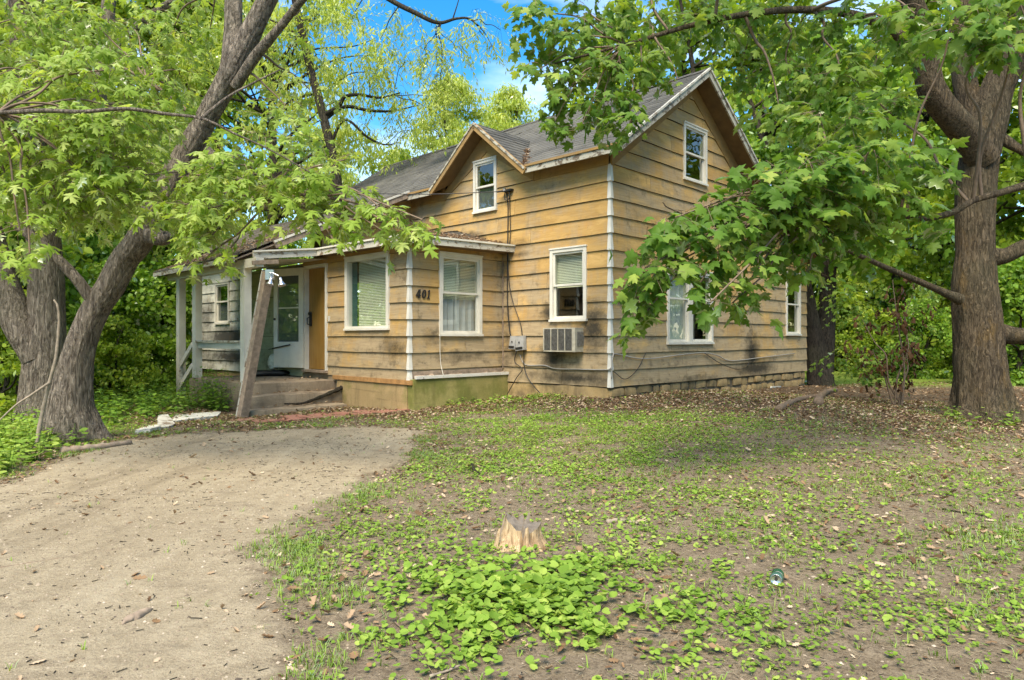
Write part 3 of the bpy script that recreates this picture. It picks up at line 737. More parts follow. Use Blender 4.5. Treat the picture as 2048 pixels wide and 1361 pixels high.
sdoor(mb, 0, 0.115, zb, zt, 0, 0.03); sdoor(mb, sw - 0.11, sw, zb, zt, 0, 0.03); sdoor(mb, 0.115, sw - 0.11, zt - 0.15, zt, 0, 0.0295); sdoor(mb, 0.115, sw - 0.11, zb, zb + 0.52, 0, 0.0295); sdoor(mb, 0.115, sw - 0.11, zb + 1.19, zb + 1.215, 0, 0.029)
sd = mb.build('storm_door', M['white'], house); sd['label'] = 'white aluminium storm door swung open against the wall'
for q0, q1 in ((zb + 0.52, zb + 1.19), (zb + 1.215, zt - 0.15)):
    mb = MB(); mb.poly([Ms @ Vector(p) for p in ((-0.012, 0.115, q0), (-0.012, sw - 0.11, q0), (-0.012, sw - 0.11, q1), (-0.012, 0.115, q1))]); mb.build('pane', M['glass'], sd)
    mb = MB(); sdoor(mb, 0.117, sw - 0.112, q0 + 0.001, q1 - 0.001, 0.004, 0.007); mb.build('screen', M['screen'], sd)
mb = MB(); p, q = Ms @ Vector((-0.06, 0.32, zb + 0.46)), Ms @ Vector((-0.05, sw + 0.02, zb + 0.38)); mb.tube([p, q], 0.014, 8); mb.tube([q, Ms @ Vector((-0.02, sw + 0.16, zb + 0.36))], 0.005, 6); mb.build('door_closer', M['black'], sd)
mb = MB(); mb.lathe([(0.0, 0.05), (0.022, 0.04), (0.026, 0.02), (0.01, 0.0)], 10, Matrix.Translation(Ms @ Vector((-0.03, sw - 0.05, zb + 0.98))) @ Matrix.Rotation(R(-90), 4, 'Y')); mb.build('handle', M['black'], sd)
mb = MB(); bx(mb, 'F', BX, d0 - 0.10, d0 - 0.065, 1.60, 1.70, 0.02, 0.045); mb.build('doorbell', M['trim_white'], house)

# house number
def digit(polys, x, z, s):
    mb = MB()
    for P in polys:
        Q = [(x + (u + 0.16 * v) * s, z + v * s) for u, v in P]
        mb.poly([(a, BY - 0.046, b) for a, b in Q]); mb.poly([(a, BY - 0.030, b) for a, b in Q][::-1])
        for i in range(len(Q)): p, q = Q[i], Q[(i + 1) % len(Q)]; mb.poly([(p[0], BY - 0.046, p[1]), (q[0], BY - 0.046, q[1]), (q[0], BY - 0.030, q[1]), (p[0], BY - 0.030, p[1])])
    return mb.build('house_number', M['black'], house)
ring = []
for i in range(20):
    t0, t1 = 2 * math.pi * i / 20, 2 * math.pi * (i + 1) / 20
    e = lambda t, k: (0.30 + (0.29 if k else 0.13) * math.cos(t), 0.5 + (0.5 if k else 0.40) * math.sin(t))
    ring.append([e(t0, 0), e(t0, 1), e(t1, 1), e(t1, 0)])
nz, ns = 1.95, 0.145
digit([[(0.36, 0), (0.54, 0), (0.54, 1.0), (0.36, 1.0)], [(0.0, 0.30), (0.14, 0.30), (0.40, 1.0), (0.30, 1.0)], [(0.0, 0.22), (0.68, 0.22), (0.68, 0.34), (0.0, 0.34)]], BX + 0.10, nz, ns)
digit(ring, BX + 0.222, nz, ns)
digit([[(0.12, 0.06), (0.30, 0.06), (0.30, 1.0), (0.20, 1.0)], [(0.0, 0.0), (0.42, 0.0), (0.42, 0.08), (0.0, 0.08)], [(0.0, 0.78), (0.12, 0.74), (0.22, 0.98), (0.18, 1.0)]], BX + 0.335, nz, ns)

# ------------------------------------------------------------------ roofs
def shingles(name, O, U, S, N, slen, iv, mat, parent, e=0.135, tw=0.31, seed=1):
    O, U, S, N = (np.array(v, float) for v in (O, U, S, N)); rs = random.Random(seed); V, Fq, A = [], [], []
    k = 0
    while k * e < slen:
        s0 = k * e; s1 = min(s0 + e + 0.035, slen)
        for (u0, u1) in iv(s0 + e / 2):
            u = u0 - (tw * (0.5 if k % 2 else 0.0)) - rs.uniform(0, 0.04)
            while u < u1:
                a, b = max(u, u0), min(u + tw - 0.006, u1)
                if b - a > 0.02:
                    j = rs.uniform(-0.008, 0.006); h = 0.011 + rs.uniform(0, 0.005); lift = rs.random() < 0.03
                    if lift: h += rs.uniform(0.004, 0.015)
                    n0 = len(V)
                    sg = -0.02 * math.sin(math.pi * min(1, max(0, s0 / slen))) * 0.5
                    for (uu, ss, hh) in ((a, s0 + j, h), (b, s0 + j, h), (b, s1, 0.003), (a, s1, 0.003), (a, s0 + j, -0.004), (b, s0 + j, -0.004)):
                        V.append(O + U * uu + S * ss + N * (hh + sg + 0.012 * math.sin(uu * 1.3 + ss)))
                    Fq += [(n0, n0 + 1, n0 + 2, n0 + 3), (n0 + 4, n0 + 5, n0 + 1, n0)]
                    A += [min(1, max(0, 0.5 + rs.gauss(0, 0.3)))] * 6
                u += tw
        k += 1
    return link(name, mesh_np(name, np.array(V), np.array(Fq), mat, {'rnd': A}), parent, 'stuff')

cs = 1 / math.hypot(1, PITCH); sn = PITCH * cs; SL = 2.85 / cs
def main_iv(s):
    z = EZ + s * sn; w = (5.33 - z) / 0.82
    if w <= 0: return [(-0.36, 9.86)]
    return [(-0.36, 2.9 - w), (2.9 + w, 9.86)]
th_ = 0.05
def deck(P, mat=M['soffit'], t=th_):
    P = [Vector(p) for p in P]; n = (P[1] - P[0]).cross(P[2] - P[0]).normalized()
    if n.z < 0: n = -n
    mb = MB(); t = max(t, 0.06); mb.poly([p - n * 0.036 for p in P]); mb.poly([p - n * t for p in P][::-1])
    for i in range(len(P)): a, b = P[i], P[(i + 1) % len(P)]; mb.poly([a - n * 0.036, b - n * 0.036, b - n * t, a - n * t])
    return mb.build('roof', mat, house)
ez = EZ
dw = (5.33 - EZ) / 0.82; xv = (5.33 - EZ) / PITCH - 0.3
rf = deck([(-0.3, -0.36, EZ), (-0.3, 2.9 - dw, EZ), (xv, 2.9, 5.33), (2.55, 2.9, RZ), (2.55, -0.36, RZ)])
shingles('shingles', (-0.3, 0, EZ), (0, 1, 0), (cs, 0, sn), (-sn, 0, cs), SL, main_iv, M['shingle'], rf)
deck([(-0.3, 2.9 + dw, EZ), (-0.3, 9.86, EZ), (2.55, 9.86, RZ), (2.55, 2.9, RZ), (xv, 2.9, 5.33)])
rb = deck([(5.4, -0.36, EZ), (5.4, 9.86, EZ), (2.55, 9.86, RZ), (2.55, -0.36, RZ)])
shingles('shingles', (5.4, 0, EZ), (0, 1, 0), (-cs, 0, sn), (sn, 0, cs), SL, lambda s: [(-0.36, 9.86)], M['shingle'], rb, seed=2)
mb = MB()
for i in range(34):
    y = -0.36 + i * 0.3; z = RZ + 0.012
    for s in (-1, 1): mb.poly([(2.55, y, z + 0.018), (2.55, y + 0.33, z + 0.008), (2.55 + s * 0.14, y + 0.33, z - 0.085), (2.55 + s * 0.14, y, z - 0.075)])
mb.build('ridge_cap', M['shingle_old'], house)
# rear shed roof
sh = deck([(5.05, -0.3, 4.28), (5.05, 9.5, 4.28), (8.4, 9.5, 3.2), (8.4, -0.3, 3.2)])
q = math.hypot(3.35, 1.08); shingles('shingles', (8.4, 0, 3.2), (0, 1, 0), (-3.35 / q, 0, 1.08 / q), (1.08 / q, 0, 3.35 / q), q, lambda s: [(-0.3, 9.5)], M['shingle_old'], sh, seed=3)
# wall gable roof
dc = 1 / math.hypot(1, 0.82); dsn = 0.82 * dc; hw = 1.30; dsl = hw / dc; dz = 5.33 - 0.82 * hw
for sgn in (-1, 1):
    y0 = 2.9 + sgn * hw
    r = deck([(-0.33, y0, dz), (max(-0.3, (dz - EZ) / PITCH - 0.3), y0, dz), (xv + 0.05, 2.9, 5.33), (-0.33, 2.9, 5.33)])
    shingles('shingles', (0, y0, dz), (1, 0, 0), (0, -sgn * dc, dsn), (0, sgn * dsn, dc), dsl, lambda s: [(-0.33, max(-0.28, (dz + s * dsn - EZ) / PITCH - 0.26))], M['shingle'], r, seed=4 + sgn)
# fascia and barge boards
def board(p, q, w=0.03, h=0.13, mat=M['peel'], name='fascia_board', up=(0, 0, 1)): return MB().bar(p, q, w, h, up).build(name, mat, house)
board((-0.318, -0.38, EZ - 0.07), (-0.318, 2.9 - hw - 0.01, EZ - 0.07), mat=M['peel_dull']); board((-0.318, 2.9 + hw + 0.01, EZ - 0.07), (-0.318, 9.86, EZ - 0.07), mat=M['peel_dull'])
board((-0.34, -0.40, EZ - 0.012), (-0.34, 2.9 - hw - 0.01, EZ - 0.012), 0.03, 0.04, M['frieze'], 'drip_edge'); board((-0.34, 2.9 + hw + 0.01, EZ - 0.012), (-0.34, 9.86, EZ - 0.012), 0.03, 0.04, M['frieze'], 'drip_edge')
for sgn in (-1, 1):
    board((-0.352, 2.9 + sgn * (hw + 0.015), dz - 0.055), (-0.352, 2.9, 5.33 - 0.043), 0.03, 0.12, M['frieze'], 'barge_board')
    board((-0.366, 2.9 + sgn * (hw + 0.02), dz - 0.012), (-0.366, 2.9, 5.335), 0.034, 0.035, M['peel_dull'], 'rake_edge')
for sgn in (-1, 1):
    xe = 2.55 + sgn * 2.87
    board((xe, -0.378, roof_z(-0.32) - 0.07), (2.55, -0.378, RZ - 0.055), 0.032, 0.13, M['peel_dull'], 'barge_board')
    board((xe, -0.398, roof_z(-0.32) - 0.006), (2.55, -0.398, RZ + 0.01), 0.04, 0.035, M['peel'], 'rake_edge')
mb = MB()   # soffits
mb.poly([(-0.3, -0.36, 4.21), (-0.3, 1.6, 4.21), (0, 1.6, 4.30), (0, -0.36, 4.30)]); mb.build('soffit', M['soffit'], house); mb = MB(); mb.poly([(-0.3, 4.2, 4.21), (-0.3, 9.8, 4.21), (0, 9.8, 4.30), (0, 4.2, 4.30)]); mb.build('soffit', M['soffit'], house)
for sgn in (-1, 1):
    xe = 2.55 + sgn * 2.85; mb = MB()
    mb.poly([(xe, -0.36, EZ - 0.11), (2.55, -0.36, RZ - 0.11), (2.55, 0.0, RZ - 0.11), (xe, 0.0, EZ - 0.11)]); mb.build('soffit', M['soffit'], house)

# entry block: low hipped roof
ex, ey, e0 = BX - 0.30, BY - 0.30, 2.93; xt, yt, ztop = 0.0, 3.75, 3.42
er = deck([(ex, ey, e0), (0, ey, e0 + 0.06), (0, yt, ztop)], M['peel'], 0.03)
deck([(ex, ey, e0), (0, yt, ztop), (0, 5.25, ztop), (ex, 5.25, e0 + 0.02)], M['peel'], 0.03)
def tri_iv(s): 
    f = 1 - s / 1.6; return [(ex * f, 0.0)] if f > 0.02 else []
nrm = Vector((0, -(ztop - e0 - 0.03), yt - ey)).normalized(); q = Vector((0, yt - ey, ztop - e0 - 0.03)); ql = q.length
shingles('shingles', (0, ey, e0 + 0.03), (1, 0, 0), tuple(q / ql), tuple(nrm), ql, lambda s: [(ex * (1 - s / ql), 0.0)] if s < ql * 0.97 else [], M['shingle_old'], er, seed=8)
q = Vector((-ex, 0, ztop - e0)); ql2 = q.length
shingles('shingles', (ex, 0, e0 + 0.012), (0, 1, 0), tuple(q / ql2), (-(ztop - e0) / ql2, 0, -ex / ql2), ql2, lambda s: [(ey + (yt - ey) * s / ql2, 5.25)], M['shingle_old'], er, seed=9)
board((0.0, ey - 0.016, e0 - 0.005), (ex - 0.03, ey - 0.016, e0 - 0.065), 0.03, 0.115)
board((ex - 0.016, ey - 0.03, e0 - 0.065), (ex - 0.016, 4.93, e0 - 0.05), 0.03, 0.12)
board((ex - 0.016, 4.915, e0 - 0.05), (-3.74, 4.86, 2.71), 0.032, 0.12)
board((ex - 0.04, ey - 0.03, e0 + 0.0), (ex - 0.04, 4.9, e0 + 0.015), 0.03, 0.03, M['white'], 'drip_edge'); board((ex, ey - 0.04, e0 + 0.0), (0, ey - 0.04, e0 + 0.06), 0.03, 0.03, M['white'], 'drip_edge')
board((ex - 0.03, 4.89, e0 + 0.02), (-3.75, 4.835, 2.785), 0.05, 0.028, M['white'], 'drip_edge')
MB().poly([(ex, ey, 2.835), (0, ey, 2.86), (0, 4.93, 2.86), (ex, 4.93, 2.84)]).build('soffit', M['soffit'], house)

# porch wing roof
wl = math.hypot(3.72, 3.72 * WING_P); wc = 3.72 / wl; ws = wc * WING_P
wr = deck([(-4.0, 5.02, wing_z(-4)), (-4.0, 8.95, wing_z(-4)), (-2.6, 8.95, wing_z(-2.6)), (-2.6, 12.1, wing_z(-2.6)), (-0.28, 12.1, wing_z(-.28)), (-0.28, 5.02, wing_z(-.28))], M['barewood'])
shingles('shingles', (-4.0, 0, wing_z(-4)), (0, 1, 0), (wc, 0, ws), (-ws, 0, wc), wl, lambda s: [(5.0, 8.97)] if s * wc < 1.4 else [(5.0, 12.12)], M['shingle_old'], wr, seed=12)
board((-3.28, 4.99, wing_z(-3.28) - 0.06), (-0.3, 4.99, wing_z(-0.3) - 0.06), 0.03, 0.13, M['barewood'], 'barge_board'); board((-3.30, 4.975, wing_z(-3.3) + 0.0), (-0.3, 4.975, wing_z(-0.3) + 0.0), 0.034, 0.035, M['white'], 'rake_edge')
board((-4.016, 5.0, wing_z(-4) - 0.05), (-4.016, 8.97, wing_z(-4) - 0.07), 0.028, 0.08, M['peel']); board((-4.0, 8.985, wing_z(-4) - 0.05), (-2.6, 8.985, wing_z(-2.6) - 0.05), 0.028, 0.10, M['barewood'])
for y in (5.4, 6.2, 7.0, 7.8, 8.6): MB().bar((-3.95, y, wing_z(-3.95) - 0.1), (-2.2, y, wing_z(-2.2) - 0.1), 0.04, 0.09).build('rafter', M['barewood'], house)
MB().box((-3.80, 4.62, 2.505), (-3.66, 8.8, 2.66)).build('porch_beam', M['white'], house)
MB().poly([(-3.66, 5.0, 2.67), (-2.19, 5.0, 2.80), (-2.19, 8.9, 2.80), (-3.66, 8.9, 2.67)]).build('porch_ceiling', M['white'], house)
# porch posts and rails
for (px_, py_, zb_) in ((-3.73, 5.17, 0.50), (-3.73, 7.36, 0.50), (-3.73, 8.22, 0.05)):
    MB().box((px_ - 0.065, py_ - 0.085, zb_), (px_ + 0.065, py_ + 0.085, 2.505)).build('post', M['white'], house)
MB().bar((-3.73, 5.26, 1.22), (-3.73, 7.27, 1.22), 0.14, 0.035).build('handrail', M['peel'], house)
MB().bar((-3.73, 5.26, 1.14), (-3.73, 7.27, 1.14), 0.04, 0.11).build('rail', M['white'], house)
MB().bar((-3.78, 7.45, 1.16), (-3.78, 8.13, 0.70), 0.05, 0.10).build('stair_rail', M['white'], house)
MB().bar((-3.78, 7.45, 0.74), (-3.78, 8.13, 0.28), 0.05, 0.10).build('stair_rail', M['white'], house)
MB().box((-3.81, 8.07, 0.05), (-3.75, 8.13, 0.74)).build('stair_post', M['peel'], house)

# ------------------------------------------------------------------ masonry
def rough(lo, hi, res, amp, seed, rnd=0.0):
    lo, hi = np.array(lo, float), np.array(hi, float); n = np.maximum(1, np.round((hi - lo) / res).astype(int)); V, Fq = [], []; o = 0
    for ax in range(3):
        u, v = [i for i in range(3) if i != ax]
        for side in (0, 1):
            A, B = np.meshgrid(np.linspace(0, 1, n[u] + 1), np.linspace(0, 1, n[v] + 1), indexing='ij')
            P = np.zeros(A.shape + (3,)); P[..., u] = A; P[..., v] = B; P[..., ax] = side
            V.append((lo + P * (hi - lo)).reshape(-1, 3)); i = np.arange(A.size).reshape(A.shape) + o
            q = np.stack([i[:-1, :-1], i[1:, :-1], i[1:, 1:], i[:-1, 1:]], -1).reshape(-1, 4)
            Fq.append(q if (side ^ (ax == 1)) else q[:, ::-1]); o += A.size
    V = np.concatenate(V); Fq = np.concatenate(Fq)
    c = (lo + hi) / 2; h = (hi - lo) / 2
    if rnd:
        t = (V - c); inner = np.clip(t, -(h - rnd), h - rnd); d = t - inner; L_ = np.linalg.norm(d, axis=1)[:, None]
        V = c + inner + d / np.maximum(L_, 1e-6) * np.minimum(L_, rnd)
    nn = np.stack([fbm(V * 3.1 + s, 3, seed + i) - 0.5 for i, s in enumerate((0, 31, 77))], 1)
    return V + nn * amp * 2, Fq
def rough_obj(name, lo, hi, res, amp, mat, seed=0, rnd=0.0, parent=house):
    V, Fq = rough(lo, hi, res, amp, seed, rnd); return link(name, mesh_np(name, V, Fq, mat, None, False), parent)
# porch slab and worn steps
rough_obj('porch_slab', (-3.80, 4.77, -0.4), (BX + 0.0, 7.64, 0.50), 0.12, 0.015, M['concrete'], 3, 0.05)
rough_obj('step', (-3.98, 4.47, -0.4), (BX - 0.03, 4.80, 0.31), 0.09, 0.03, M['concrete'], 5, 0.06)
rough_obj('step', (-4.10, 4.17, -0.4), (BX - 0.10, 4.50, 0.10), 0.09, 0.035, M['concrete'], 6, 0.06)
rough_obj('foundation', (BX + 0.004, 4.7, -0.3), (BX + 0.14, 7.7, 0.65), 0.15, 0.004, M['concrete'], 7)
rough_obj('foundation', (BX + 0.02, 7.5, -0.3), (BX + 0.2, 11.7, 0.52), 0.3, 0.02, M['stone'], 8)
# entry block base
rough_obj('foundation', (BX - 0.035, BY + 0.02, -0.35), (BX + 0.2, BY + 2.2, 0.505), 0.12, 0.012, M['base_tan'], 9, 0.02)
rough_obj('foundation', (BX - 0.03, BY - 0.16, -0.35), (-0.005, BY + 0.018, 0.605), 0.12, 0.012, M['base_green'], 10, 0.02)
MB().bar((BX - 0.03, BY - 0.12, 0.545), (BX - 0.03, 4.80, 0.548), 0.05, 0.075).build('sill_board', M['newwood'], house)
MB().box((BX + 0.005, BY - 0.185, 0.606), (0.0, BY - 0.13, 0.655)).build('ledge_board', M['trim_white'], house)
rough_obj('rotten_sill', (BX + 0.03, BY - 0.03, 0.60), (-0.02, BY + 0.05, 0.735), 0.08, 0.02, M['barewood'], 17, 0.02)
lm = MB()
lr = random.Random(4)
for i in range(40):
    x = lr.uniform(BX + 0.1, -0.05); y = BY - lr.uniform(0.02, 0.12); s = lr.uniform(0.015, 0.05)
    Mx = Matrix.Translation((x, y, 0.615 + s * 0.4)) @ Euler((lr.uniform(-.5, .5), lr.uniform(-.5, .5), lr.uniform(0, 6))).to_matrix().to_4x4()
    a = [Mx @ Vector(p) for p in ((-2 * s, -s, -s * .3), (2 * s, -s, -s * .3), (2 * s, s, -s * .3), (-2 * s, s, -s * .3))]; b = [Mx @ Vector(p) for p in ((-1.7 * s, -s, s * .3), (2 * s, -s * .8, s * .4), (1.8 * s, s, s * .3), (-2 * s, s * .7, s * .3))]
    lm.hexa(a, b)
lm.build('rotten_wood_bits', M['barewood'], house, 'stuff')
# crumbling front footing and the rubble stones under the gable end
rough_obj('foundation', (-0.02, 0.05, -0.3), (0.25, BY - 0.14, 0.47), 0.07, 0.03, M['parge'], 12, 0.02)
mort = rough_obj('foundation', (0.03, 0.02, -0.4), (8.08, 0.25, 0.47), 0.2, 0.01, M['mortar'], 14)
sr = random.Random(21)
for row, (z0, z1) in enumerate(((-0.12, 0.10), (0.115, 0.29), (0.305, 0.462))):
    x = 0.0
    while x < 8.0:
        w_ = sr.uniform(0.18, 0.52); x1 = min(x + w_, 8.08)
        if x1 - x > 0.1:
            j = sr.uniform(-0.02, 0.02)
            V, Fq = rough((x + 0.012, -0.005 - sr.uniform(0, 0.035), z0 + j), (x1 - 0.012, 0.12, z1 + (j if row < 2 else 0)), 0.10, 0.028, 40 + int(x * 10) + row * 100, 0.05)
            link('stone', mesh_np('stone', V, Fq, M['stone']), mort)
        x = x1

# ------------------------------------------------------------------ things on the house
def hpos(x, y, z): p = h2w(x, y); return Vector((p[0], p[1], z))
def htf(): return Matrix.Translation((HC.x, HC.y, 0)) @ Matrix.Rotation(HROT, 4, 'Z')
def at_house(name, label, cat, loc, group=None):
    p = hpos(*loc); o = empty(name, p, HROT, label, cat, group); return o
# air conditioner through the wall
ac = at_house('air_conditioner', 'aged cream window air conditioner jutting from the wall under the window', 'air conditioner', (0, 0.89, 1.05))
W_, H_, D_ = 0.355, 0.405, 0.245
mb = MB(); mb.box((-D_, -W_, 0.385), (0.05, W_, 0.405)); mb.box((-D_, -W_, 0), (0.05, W_, 0.02)); mb.box((-D_ + 0.012, -W_ + .002, 0.02), (0.05, -W_ + 0.02, 0.385)); mb.box((-D_ + 0.012, W_ - 0.02, 0.02), (0.05, W_ - .002, 0.385)); mb.build('case', M['ac_case'], ac)
mb = MB(); mb.box((-D_ - 0.004, -W_, 0.02), (-D_ + 0.012, -W_ + 0.07, 0.385))
mb.box((-D_ - 0.004, W_ - 0.022, 0.02), (-D_ + 0.012, W_, 0.385))
for k in range(1, 4): y = W_ - 0.02 - k * (2 * W_ - 0.09) / 4; mb.box((-D_ - 0.004, y - 0.008, 0.02), (-D_ + 0.012, y + 0.008, 0.385))
mb.build('grille_frame', M['ac_case'], ac)
mb = MB(); k = 0
while k < 34: z = 0.025 + k * 0.0105; mb.box((-D_ + 0.004, -W_ + 0.07, z), (-D_ + 0.02, W_ - 0.022, z + 0.005)); k += 1
mb.build('coil_fins', M['ac_fin'], ac)
mb = MB(); mb.box((-D_ + 0.05, -W_ + 0.06, 0.03), (-D_ + 0.055, W_ - 0.03, 0.38)); mb.build('coil', M['dark'], ac)
mb = MB()
for i in range(9): x = -D_ + 0.05 + i * 0.022; mb.box((x, -W_ - 0.006, 0.10), (x + 0.011, -W_ + .001, 0.34))
mb.build('side_louver', M['ac_fin'], ac)
# meter boxes
for (yy, ww, zz, hh, tilt, lab) in ((2.13, 0.075, 1.08, 0.24, 2, 'narrow grey utility box beside the black cables'), (1.93, 0.10, 1.06, 0.26, -6, 'wide tilted grey utility box nearer the window')):
    b = at_house('utility_box', lab, 'utility box', (-0.03, yy, zz)); b.rotation_euler = (R(tilt), 0, HROT)
    mb = MB(); mb.hexa([(-0.10, -ww, 0), (0.0, -ww, 0), (0.0, ww, 0), (-0.10, ww, 0)], [(-0.06, -ww * .95, hh), (0.0, -ww, hh), (0.0, ww, hh), (-0.06, ww * .95, hh)]); mb.build('case', M['grey_metal'], b)
    mb = MB(); mb.box((-0.108, -ww * .85, 0.02), (-0.098, ww * .85, 0.06)); mb.box((-0.095, -0.012, hh * 0.5), (-0.086, 0.012, hh * 0.62)); mb.build('cover', M['black'], b)
# cables
def cable(name, label, P, r, mat, local=True, per=6, group=None):
    if local: P = [tuple(hpos(*p)) for p in P]
    S_ = catmull(P, per); o = MB().tube(S_, r, 6).build(name, mat, None, smooth=True); return tag(o, label, 'cable', group)
cable('electric_cable', 'black cable dropping from the wall bracket beside the upper window', [(-0.05, 2.33, 3.98), (-0.045, 2.30, 3.7), (-0.045, 2.31, 2.95), (-0.05, 2.31, 2.0), (-0.045, 2.24, 1.35), (-0.05, 2.16, 1.30)], 0.011, M['black'])
cable('electric_cable', 'second thinner black cable bowing away from the drop to the grey box', [(-0.05, 2.26, 3.98), (-0.045, 2.24, 3.2), (-0.05, 2.30, 2.75), (-0.05, 2.22, 2.1), (-0.05, 1.98, 1.55), (-0.05, 1.93, 1.33)], 0.008, M['black'])
cable('electric_cable', 'overhead service wire sagging across the upper window', [(-0.10, 2.30, 4.0), (-1.2, 3.9, 4.02), (-3.2, 6.6, 4.25), (-7.0, 12.0, 4.9), (-14, 22, 6.3)], 0.008, M['black'])
cable('electric_cable', 'black cable looping from the grey boxes down to the soil', [(-0.06, 2.05, 1.08), (-0.07, 2.10, 0.85), (-0.06, 1.92, 0.72), (-0.08, 2.05, 0.55), (-0.12, 2.28, 0.20)], 0.009, M['black'])
cable('electric_cable', 'dark cable hanging from the wide box towards the footing', [(-0.06, 1.88, 1.06), (-0.07, 1.86, 0.75), (-0.08, 1.72, 0.52), (-0.15, 1.35, 0.27)], 0.009, M['black'])
cable('phone_cable', 'pale cable strung low along the front wall to the corner', [(-0.045, 2.0, 0.98), (-0.045, 1.85, 0.80), (-0.04, 1.4, 0.80), (-0.04, 1.15, 0.75), (-0.04, 0.6, 0.755), (-0.045, 0.05, 0.765), (-0.06, -0.06, 0.80)], 0.009, M['cable_grey'])
cable('phone_cable', 'pale cable wandering along the gable wall at knee height', [(-0.05, -0.06, 0.62), (0.0, -0.05, 0.98), (0.12, -0.045, 1.02), (0.7, -0.04, 0.94), (1.25, -0.045, 0.93), (2.0, -0.04, 0.97), (2.9, -0.045, 1.0), (3.5, -0.05, 0.94), (4.1, -0.04, 0.82), (5.6, -0.04, 0.86), (7.3, -0.045, 0.92)], 0.010, M['cable_grey'])
cable('phone_cable', 'dark cable drooping below the pale one on the gable wall', [(0.02, -0.05, 0.74), (0.35, -0.05, 0.60), (0.7, -0.05, 0.75), (0.95, -0.05, 1.02)], 0.007, M['black'])
cable('phone_cable', 'dark slack cable loop under the twin windows', [(3.0, -0.05, 0.99), (3.6, -0.06, 0.78), (4.3, -0.06, 0.64), (4.75, -0.05, 0.66), (4.9, -0.05, 0.76)], 0.007, M['black'])
cable('string', 'thin white string hanging down past the 401 window', [(-1.62, 2.40, 2.86), (-1.58, 2.405, 2.2), (-1.585, 2.41, 1.4), (-1.60, 2.38, 0.9), (-1.62, 2.27, 0.63)], 0.0045, M['trim_white'])
br = at_house('service_bracket', 'dark service bracket with cable loops beside the upper window', 'bracket', (-0.04, 2.28, 3.95))
mb = MB(); mb.box((-0.06, -0.10, 0.05), (0.03, 0.10, 0.09)); mb.tube([(-0.03, 0.02 + 0.07 * math.cos(t / 3), -0.02 + 0.09 * math.sin(t / 3)) for t in range(20)], 0.010, 6); mb.tube([(-0.05, 0.10, 0.07), (-0.12, 0.20, 0.06)], 0.018, 8); mb.build('clamp', M['black'], br)
mb = MB(); mb.lathe([(0.02, 0), (0.03, 0.02), (0.02, 0.04), (0.03, 0.06), (0.0, 0.07)], 10, Matrix.Translation((-0.06, 0.06, 0.05))); mb.build('insulator', M['cable_grey'], br)

# leaning post with the floodlight
pb, ptp = Vector((-4.36, 11.02, -0.05)), pix(537, 545, 10.98)
post = empty('leaning_post', pb)
uu = (ptp - pb).normalized(); MB().bar((0, 0, 0), ptp - pb, 0.14, 0.13, (0.7, 0.7, 0)).build('post_core', M['barewood'], post)
sd0 = uu.cross(Vector((0.7, 0.7, 0))).normalized(); sd0 = sd0 if sd0.x < 0 else -sd0
fo = sd0 * 0.082 + uu * 0.02; MB().bar(fo, ptp - pb + fo, 0.024, 0.15, (0.7, 0.7, 0)).build('face_board', M['peel'], post)
tag(post, 'broken white porch post leaning beside the steps', 'post')
fl = empty('floodlight', ptp + Vector((0.07, -0.10, -0.07)), 0.0, 'twin-head chrome floodlight on the leaning post', 'floodlight')
def spot(dirv, off):
    q = Vector(dirv).to_track_quat('Z', 'Y').to_matrix().to_4x4(); Mx = Matrix.Translation(off) @ q
    mb = MB(); mb.lathe([(0.0, -0.06), (0.022, -0.055), (0.026, 0.0), (0.032, 0.02), (0.062, 0.07), (0.066, 0.085), (0.058, 0.08), (0.0, 0.06)], 18, Mx); return mb.build('lamp_head', M['chrome'], fl, smooth=True)
mb = MB(); mb.box((-0.075, -0.03, -0.06), (0.055, 0.04, 0.10)); mb.tube([(0, -0.02, 0.05), (0.02, -0.06, 0.03), (0.03, -0.06, -0.03)], 0.014, 8); mb.tube([(0.03, -0.02, 0.05), (0.14, -0.04, 0.0)], 0.012, 8); mb.build('base', M['chrome'], fl)
spot((-0.1, -0.25, -1), (0.03, -0.075, -0.07)); spot((0.25, -0.1, -1), (0.18, -0.05, -0.08))
p = pix(505, 526, 11.6); q = pix(556, 524, 11.9)
bo = MB().bar(p, q, 0.06, 0.07).build('broken_board', M['barewood']); tag(bo, 'split bare board end hanging under the sagging porch roof', 'board')
cable('broken_wire', 'short wire stub hanging from the sagging roof corner', [tuple(pix(533, 528, 11.3)), tuple(pix(533, 538, 11.3)), tuple(pix(534, 548, 11.15))], 0.006, M['black'], False)
